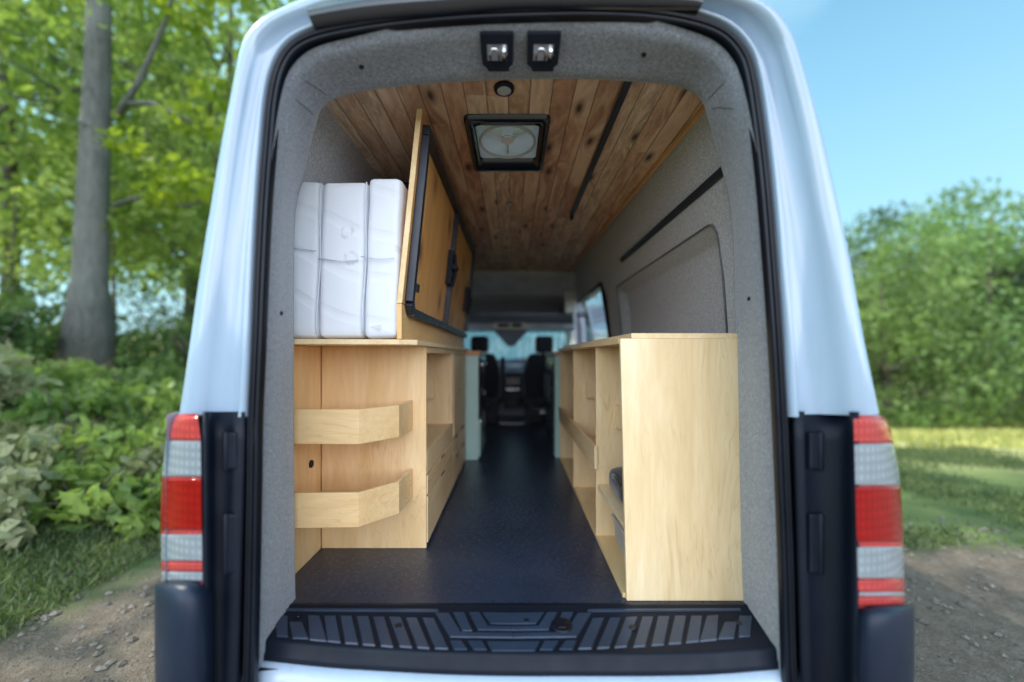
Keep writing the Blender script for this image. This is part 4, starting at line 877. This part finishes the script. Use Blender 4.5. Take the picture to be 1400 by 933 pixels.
bk1b = barkmat('beech_bark', (.05,.055,.045), (.15,.155,.14))
nt_ = bk1b.node_tree; b_n = [n for n in nt_.nodes if n.type == 'BSDF_PRINCIPLED'][0]; src = b_n.inputs['Base Color'].links[0].from_socket
tc_ = N(nt_, 'ShaderNodeTexCoord'); sp_ = N(nt_, 'ShaderNodeSeparateXYZ'); nt_.links.new(tc_.outputs['Object'], sp_.inputs[0])
hh_ = mth(nt_, 'ADD', sp_.outputs[2], mth(nt_, 'MULTIPLY', noise(nt_, coords(nt_), 2.0, 3), 1.2)); nt_.links.new(mixc(nt_, ramp(nt_, hh_, [(.9, (.75,.75,.75)), (1.0, (0,0,0))]), src, (.40,.34,.24)), b_n.inputs['Base Color'])
# the big trunk on the left
bt = make_tree('beech_tree', (-8.2,7.9,float(gz(-8.2,7.9))), 17, 3.6, .30, .62, lf1, bk1b, 'large grey-barked tree with thick straight trunk, nearest tree left of the van', None, 9, 60, 80, .13, seed=3, lean=.022, flare=1.75, clump=.8)
for pts, rs in ((([(-7.0,7.9,6.2),(-6.5,7.8,6.8),(-5.9,7.7,7.9),(-5.5,7.6,9.0)]),[.065,.05,.035,.015]), (([(-6.9,7.9,6.4),(-6.2,7.7,6.3),(-5.4,7.6,5.9),(-4.8,7.5,5.8)]),[.05,.045,.03,.012]), (([(-7.0,7.8,4.4),(-6.3,7.6,4.5),(-5.4,7.5,4.3),(-4.6,7.4,4.4)]),[.05,.035,.025,.01])): m = MB().tube([(x-.6,y,z) for x,y,z in pts], rs, 7); m.build('bough', bk1, bt)
C, a, b_ = crown_pts([(-6.2,7.5,4.9),(-5.6,7.4,4.6),(-6.8,7.2,5.3),(-5.0,7.4,4.4),(-5.9,7.6,5.9),(-5.3,7.5,6.3),(-6.3,7.3,4.4),(-4.9,7.4,5.5),(-5.5,7.5,8.4),(-6.1,7.5,8.0)], [.5,.55,.42,.5,.5,.5,.4,.5,.6,.6], 260, .11, .45)
quads('low_branch_leaves', C, a, b_, leafmat('lime_leaves', (.10,.17,.015), (.36,.42,.05), .55), parent=bt, org=tuple(bt.location))
fr = []
t1 = make_tree('forest_tree', (-12.6,9.2,float(gz(-12.6,9.2))), 13, 3.8, .26, .22, lf1, bk1, 'bright green leafy tree left of the big trunk, at the photo\'s left edge', G1, 12, 110, 55, .14, seed=5)
t2 = make_tree('forest_tree', (-8.6,12.6,float(gz(-8.6,12.6))), 14, 3.8, .24, .2, lf2, bk2, 'leafy tree directly behind the big trunk', G1, 12, 110, 55, .14, seed=8)
spots = [(-6.6,10.6,t1,.8,2.0,'smaller leafy tree between the big trunk and the van pillar'),(-16,13,t2,1.1,1.1,'tall tree deeper in the wood beyond the left edge tree'),(-12.2,15.5,t1,1.15,3.3,'tall pale tree deep in the wood, seen left of the big trunk'),(-9.8,18,t2,1.1,4.6,'distant wood tree seen between the trunk and the van'),(-18,18,t1,1.25,5.2,'farthest tall tree at the left of the wood'),(-14.5,20.5,t1,1.2,.7,'distant bright tree at the back of the wood'),(-22,15,t2,1.2,2.4,'wide far tree behind the left edge of the wood'),(-11.8,25,t2,1.3,1.9,'last far tree in line with the van pillar'),(-13,3.6,t2,.9,3.9,'tree outside the left edge, standing beside the bank')]
for x,y,t,sc,rz,lb in spots: dup(t, (x,y,float(gz(x,y))-.1), rz, sc, lb)
# thin stems in the wood
for i,(x,y,h,r_) in enumerate(((-9.6,9.8,5.5,.06),(-10.6,8.6,4.5,.05),(-7.0,9.5,7,.07))):
    make_tree('sapling', (x,y,float(gz(x,y))), h, 1.2, r_, .5, lf1, bk2, ['thin dark-stemmed sapling left of the big trunk','slender crooked sapling near the left edge','slim sapling just right of the big trunk'][i], 'saplings in the wood', 6, 18, 120, .10, seed=20+i, lean=.03, clump=.5)
# bushes
def bush(x, y, r, h, mat, label, group, seed, name='bush'):
    global rng
    rng = np.random.default_rng(seed); rd = random.Random(seed); z = float(gz(x,y)); root = empty(name, (x,y,z), label, 'bush', group); m = MB(); cs = []; rs = []
    for k in range(9):
        a = rd.random()*6.28; q = r*rd.uniform(.3,.9); e = (x+math.cos(a)*q, y+math.sin(a)*q, z+h*rd.uniform(.45,.95)); m.tube([(x,y,z-.05),((x+e[0])/2,(y+e[1])/2,z+h*.35),e],[.022,.015,.005],5)
    for k in range(22): 
        a = rd.random()*6.28; q = r*math.sqrt(rd.random()); hh = h*(1-.55*(q/r)**2)*rd.uniform(.15,.95); cs.append((x+math.cos(a)*q,y+math.sin(a)*q,z+hh)); rs.append(r*rd.uniform(.22,.4))
    m.build('stem', bk2, root); C, a, b_ = crown_pts(cs, rs, 520/r**1.2, .075); quads('foliage', C, a, b_, mat, parent=root, org=(x,y,z)); return root
GB = 'undergrowth bushes along the wood edge'
bl = [leafmat('bramble', (.045,.09,.03), (.20,.30,.08), .4), leafmat('hazel', (.08,.15,.04), (.36,.46,.13), .45), leafmat('dry_scrub', (.13,.15,.07), (.42,.43,.24), .3)]
bs = [(-3.2,3.6,.4,.4,1,'leafy sprig of a shrub nearest the van on the grass bank'),(-4.0,3.2,.5,.45,2,'dry pale scrub low at the left, in front of the other shrubs'),(-3.5,4.3,.5,.6,2,'pale yellow-green scrub beside the left tail light'),(-11.5,13.5,2.2,3.6,1,'tall bright thicket deep in the wood behind the big trunk'),(-8.6,14.5,2.0,3.4,1,'tall bright thicket between the trunk and the van'),(-3.75,3.55,.42,.42,1,'small green shrub low on the bank near the gravel'),(-4.45,3.7,.5,.55,2,'pale dry scrub at the photo\'s left edge, nearest the gravel'),(-4.1,4.35,.6,.65,1,'green shrub on the bank behind the low shrub'),(-5.0,4.6,.6,.8,0,'dark leafy shrub in the lower left undergrowth'),(-4.6,5.2,.65,.8,1,'green shrub beside the left tail light'),(-8.4,4.9,.9,1.0,1,'green shrub outside the undergrowth at the left edge'),(-6.0,3.9,.6,.8,2,'pale leafy scrub at the left edge of the photo'),(-7.4,6.2,.8,.45,1,'rounded mid-green bush in front of the big trunk'),(-6.1,6.6,.7,.55,0,'dark bush between the trunk and the left tail light'),(-5.3,5.3,.7,.5,1,'low bush nearest the left tail light'),(-6.6,4.7,.8,.8,2,'pale grey-green scrub at the left edge of the bank'),(-8.9,6.6,1.1,1.3,0,'dark bush left of the big trunk base'),(-5.0,4.2,.55,.5,2,'small dry pale scrub by the gravel'),(-9.6,8.2,1.4,2.0,0,'tall dark thicket at the photo\'s left edge'),(-6.9,8.9,1.2,1.9,0,'tall dark thicket just right of the big trunk'),(-5.5,7.9,1.1,1.7,0,'dark thicket half hidden by the van pillar'),(-7.9,10.2,1.6,2.4,1,'tall hazel bush behind the big trunk'),(-11.6,10.4,1.8,2.4,0,'broad dark thicket deep left'),(-5.9,5.9,.6,.4,1,'leafy young shrub in the middle of the undergrowth')]
for i,(x,y,r_,h,k,lb) in enumerate(bs): bush(x,y,r_,h,bl[k],lb,GB,40+i)
# far-right tree line
G3 = 'line of trees beyond the meadow'
ta = make_tree('meadow_tree', (24.5,21,float(gz(24.5,21))), 12.2, 4.8, .32, .12, lf3f, bk2, 'large rounded green tree at the right end of the tree line', G3, 12, 52, 90, .14, seed=31, clump=1.7)
tb = make_tree('meadow_tree', (18.2,20,float(gz(18.2,20))), 8.6, 3.4, .28, .08, lf2f, bk2, 'lighter green tree second from the van in the tree line', G3, 12, 46, 95, .13, seed=34, clump=1.4)
for x,y,t,sc,rz,lb in ((20.8,26,tb,.95,1.0,'tree behind the gap in the middle of the tree line'),(29.5,23.5,ta,1.0,2.0,'tree beyond the right edge of the tree line'),(15.5,22,tb,.8,2.5,'smaller tree in the line nearest the van'),(27,30,ta,1.15,.5,'tall far tree behind the right-hand tree'),(12.5,24,ta,.85,4.0,'tree partly hidden behind the van side'),(34,30,tb,1.4,3.0,'distant tree outside the right edge')): dup(t,(x,y,float(gz(x,y))-.1),rz,sc,lb)
bt2 = make_tree('bare_tree', (24.4,30,float(gz(24.4,30))), 12.2, 3.0, .2, .3, leafmat('buds', (.20,.20,.20), (.38,.38,.38), .3), barkmat('pale_bark', (.2,.19,.18),(.4,.38,.36)), 'pale grey nearly leafless tree behind the gap in the tree line', None, 12, 60, 45, .12, seed=37)
for i,(x,y,r_,h) in enumerate(((16.0,18.0,1.5,2.0),(18.6,17.6,1.7,1.9),(21.2,18.2,1.8,2.3),(23.8,18,1.9,2.1),(13.4,18.6,1.5,2.1))):
    bush(x,y,r_,h,bl[i%2],['dark bush under the tree line, second from the van','rounded bush at the foot of the lighter tree','wide dark bush right of the middle of the tree line','bush at the foot of the large right-hand tree','bush at the near end of the tree line'][i],'bushes at the foot of the tree line',70+i)

# pale house seen through the side window; car ahead seen under the shade
H = empty('house', (4.6,22,float(gz(4.6,22))), 'pale clapboard house with grey roof seen through the right side window', 'house')
hz = float(gz(4.6,22))
def clap():
    mt, nt, b, _ = newmat('clapboard'); tc = N(nt,'ShaderNodeTexCoord'); sp = N(nt,'ShaderNodeSeparateXYZ'); nt.links.new(tc.outputs['Object'], sp.inputs[0])
    f = mth(nt,'FRACT',mth(nt,'MULTIPLY',sp.outputs[2],5.5)); nt.links.new(ramp(nt,f,[(0,(.45,.45,.42)),(.12,(.78,.77,.72)),(1,(.72,.71,.67))]), b.inputs['Base Color']); bump(nt,b,f,.5,.02); return mt
m = MB(); m.box(2.6,8.5,22,28,hz,2.9); m.build('wall', clap(), H)
m = MB(); m.hexa([(2.3,21.6,2.85),(8.8,21.6,2.85),(8.8,28.4,2.85),(2.3,28.4,2.85)],[(2.5,24.9,4.6),(8.6,24.9,4.6),(8.6,25.1,4.6),(2.5,25.1,4.6)]); m.build('roof', plain('slate_roof',(.13,.15,.19),.8,bmp=.5,bscale=8), H)
m = MB(); m.box(2.25,8.85,21.5,21.62,2.72,2.9); m.build('gutter', M['paint_jamb'], H)
for x in (3.4,5.2,6.9):
    m = MB(); m.box(x,x+.9,21.94,22.02,1.0,2.1); w = m.build('window', M['paint_jamb'], H); m = MB(); m.box(x+.06,x+.84,21.92,21.938,1.06,2.04); m.build('pane', M['glassdark'], w)
# parked car
CX, CY = .1, 12.0
cz = float(gz(CX, CY)); K = empty('parked_car', (CX,CY,cz), 'orange-tan car parked ahead of the van, glimpsed through the windscreen gap', 'car')
om = plain('orange_paint', (.62,.28,.12), .3, var=.05, coat=.5)
def carsec(Y, zz, hw): return [(CX-hw, Y, cz+.3),(CX-hw-.02, Y, cz+.6),(CX-hw, Y, zz-.12),(CX-hw*.9, Y, zz-.02),(CX, Y, zz+.03),(CX+hw*.9, Y, zz-.02),(CX+hw, Y, zz-.12),(CX+hw+.02, Y, cz+.6),(CX+hw, Y, cz+.3)]
m = MB(); rows = [carsec(CY-2.2,cz+.75,.78),carsec(CY-2.15,cz+.95,.84),carsec(CY-1.4,cz+1.02,.88),carsec(CY+1.3,cz+1.0,.88),carsec(CY+2.2,cz+.85,.84),carsec(CY+2.3,cz+.6,.78)]; m.grid(rows, True); m.add(rows[0], [tuple(range(9))]); m.add(rows[-1], [tuple(range(9))[::-1]]); m.build('body', om, K, sub=1)
m = MB(); m.hexa([(CX-.82,CY-1.5,cz+.98),(CX+.82,CY-1.5,cz+.98),(CX+.82,CY+1.4,cz+.98),(CX-.82,CY+1.4,cz+.98)],[(CX-.62,CY-.9,cz+1.45),(CX+.62,CY-.9,cz+1.45),(CX+.62,CY+.6,cz+1.45),(CX-.62,CY+.6,cz+1.45)]); m.build('cabin_glass', M['glassdark'], K, bevel=.05)
m = MB(); m.box(CX-.63,CX+.63,CY-.92,CY+.62,cz+1.44,cz+1.50); m.build('roof', om, K, bevel=.03)
for s in (-1,1):
    for yy in (CY-1.4,CY+1.4):
        m = MB(); m.disc((CX+s*.72,yy,cz+.32),(s,0,0),.32,.2,24); w = m.build('wheel', M['rubber'], K, bevel=.02); m = MB(); m.disc((CX+s*.92,yy,cz+.32),(s,0,0),.19,.012,20); m.build('rim', M['alloy'], w)
    m = MB(); m.box(CX+s*.6-.12,CX+s*.6+.12,CY-2.24,CY-2.17,cz+.68,cz+.82); m.build('tail_light', M['red'], K, bevel=.01)

# ------------------------------------------------------------------ light, sky, camera
SUN_AZ, SUN_EL = R(-82), R(50)        # azimuth from +Y towards +X
sd = Vector((math.sin(SUN_AZ)*math.cos(SUN_EL), math.cos(SUN_AZ)*math.cos(SUN_EL), math.sin(SUN_EL)))
sl = bpy.data.lights.new('sun', 'SUN'); sl.energy = 5.0; sl.angle = R(.6); sl.color = (1,.95,.86)
so = bpy.data.objects.new('sun', sl); COL.objects.link(so); so.rotation_euler = sd.to_track_quat('Z', 'Y').to_euler(); so.location = (0,0,30)
w = bpy.data.worlds.new('World'); S.world = w; w.use_nodes = True; nt = w.node_tree; nt.nodes.clear()
out = N(nt, 'ShaderNodeOutputWorld'); bg = N(nt, 'ShaderNodeBackground'); bg2 = N(nt, 'ShaderNodeBackground'); ms = N(nt, 'ShaderNodeMixShader')
sky = N(nt, 'ShaderNodeTexSky', sky_type='NISHITA', sun_disc=False); sky.sun_elevation = SUN_EL; sky.sun_rotation = SUN_AZ; sky.air_density = 1.2; sky.dust_density = 1.5; sky.ozone_density = 1.0
tc = N(nt, 'ShaderNodeTexCoord'); sp = N(nt, 'ShaderNodeSeparateXYZ'); nt.links.new(tc.outputs['Generated'], sp.inputs[0])
hs = N(nt, 'ShaderNodeMix', data_type='RGBA', blend_type='MULTIPLY'); hs.inputs[0].default_value = 1; hs.inputs[7].default_value = (1.25,2.0,1.85,1); nt.links.new(sky.outputs[0], hs.inputs[6]); nt.links.new(hs.outputs[2], bg.inputs[0]); bg.inputs[1].default_value = .15
mp = N(nt, 'ShaderNodeMapping'); mp.inputs['Scale'].default_value = (1,1,2.8); nt.links.new(tc.outputs['Generated'], mp.inputs[0])
cn = noise(nt, mp.outputs[0], 2.2, 6, .55, .3)
wisps = ramp(nt, cn, [(.38,(.08,.08,.08)),(.68,(.7,.7,.7))])
rear = ramp(nt, mth(nt, 'MULTIPLY', sp.outputs[1], -1.0), [(.25,(0,0,0)),(.75,(1,1,1))])     # unseen bright cloud bank added behind the camera to light the van interior
cl = mth(nt, 'MULTIPLY', rear, ramp(nt, cn, [(.30,(.35,.35,.35)),(.55,(1,1,1))]))
haze = ramp(nt, mth(nt, 'ABSOLUTE', sp.outputs[2]), [(0,(.95,.95,.95)),(.6,(.1,.1,.1))])
fac = mth(nt, 'MAXIMUM', mth(nt, 'MAXIMUM', cl, wisps), haze)
hc = N(nt,'ShaderNodeMix',data_type='RGBA'); nt.links.new(cl, hc.inputs[0]); hc.inputs[6].default_value=(.62,1.02,1.28,1); hc.inputs[7].default_value=(.93,.92,1.02,1); nt.links.new(hc.outputs[2], bg2.inputs[0])
st = mth(nt, 'ADD', .85, mth(nt, 'MULTIPLY', cl, 5.0)); nt.links.new(st, bg2.inputs[1])
nt.links.new(fac, ms.inputs[0]); nt.links.new(bg.outputs[0], ms.inputs[1]); nt.links.new(bg2.outputs[0], ms.inputs[2]); nt.links.new(ms.outputs[0], out.inputs[0])

cam = bpy.data.cameras.new('camera'); co = bpy.data.objects.new('camera', cam); COL.objects.link(co); S.camera = co
co.location = (0,0,CAMZ); co.rotation_euler = (R(90),0,0); cam.sensor_width = 36; cam.lens = 14.4; cam.shift_y = 20.5/1400; cam.shift_x = -.0007; cam.clip_start = .05; cam.clip_end = 3000
cam.dof.use_dof = True; cam.dof.focus_distance = 1.68; cam.dof.aperture_fstop = .50
S.view_settings.view_transform = 'Standard'; S.view_settings.look = 'None'; S.view_settings.exposure = 0
S.render.engine = 'CYCLES'; cy = S.cycles; cy.max_bounces = 14; cy.diffuse_bounces = 8; cy.glossy_bounces = 4; cy.transparent_max_bounces = 12; cy.use_denoising = True; cy.sample_clamp_indirect = 8
cy.caustics_reflective = False; cy.caustics_refractive = False
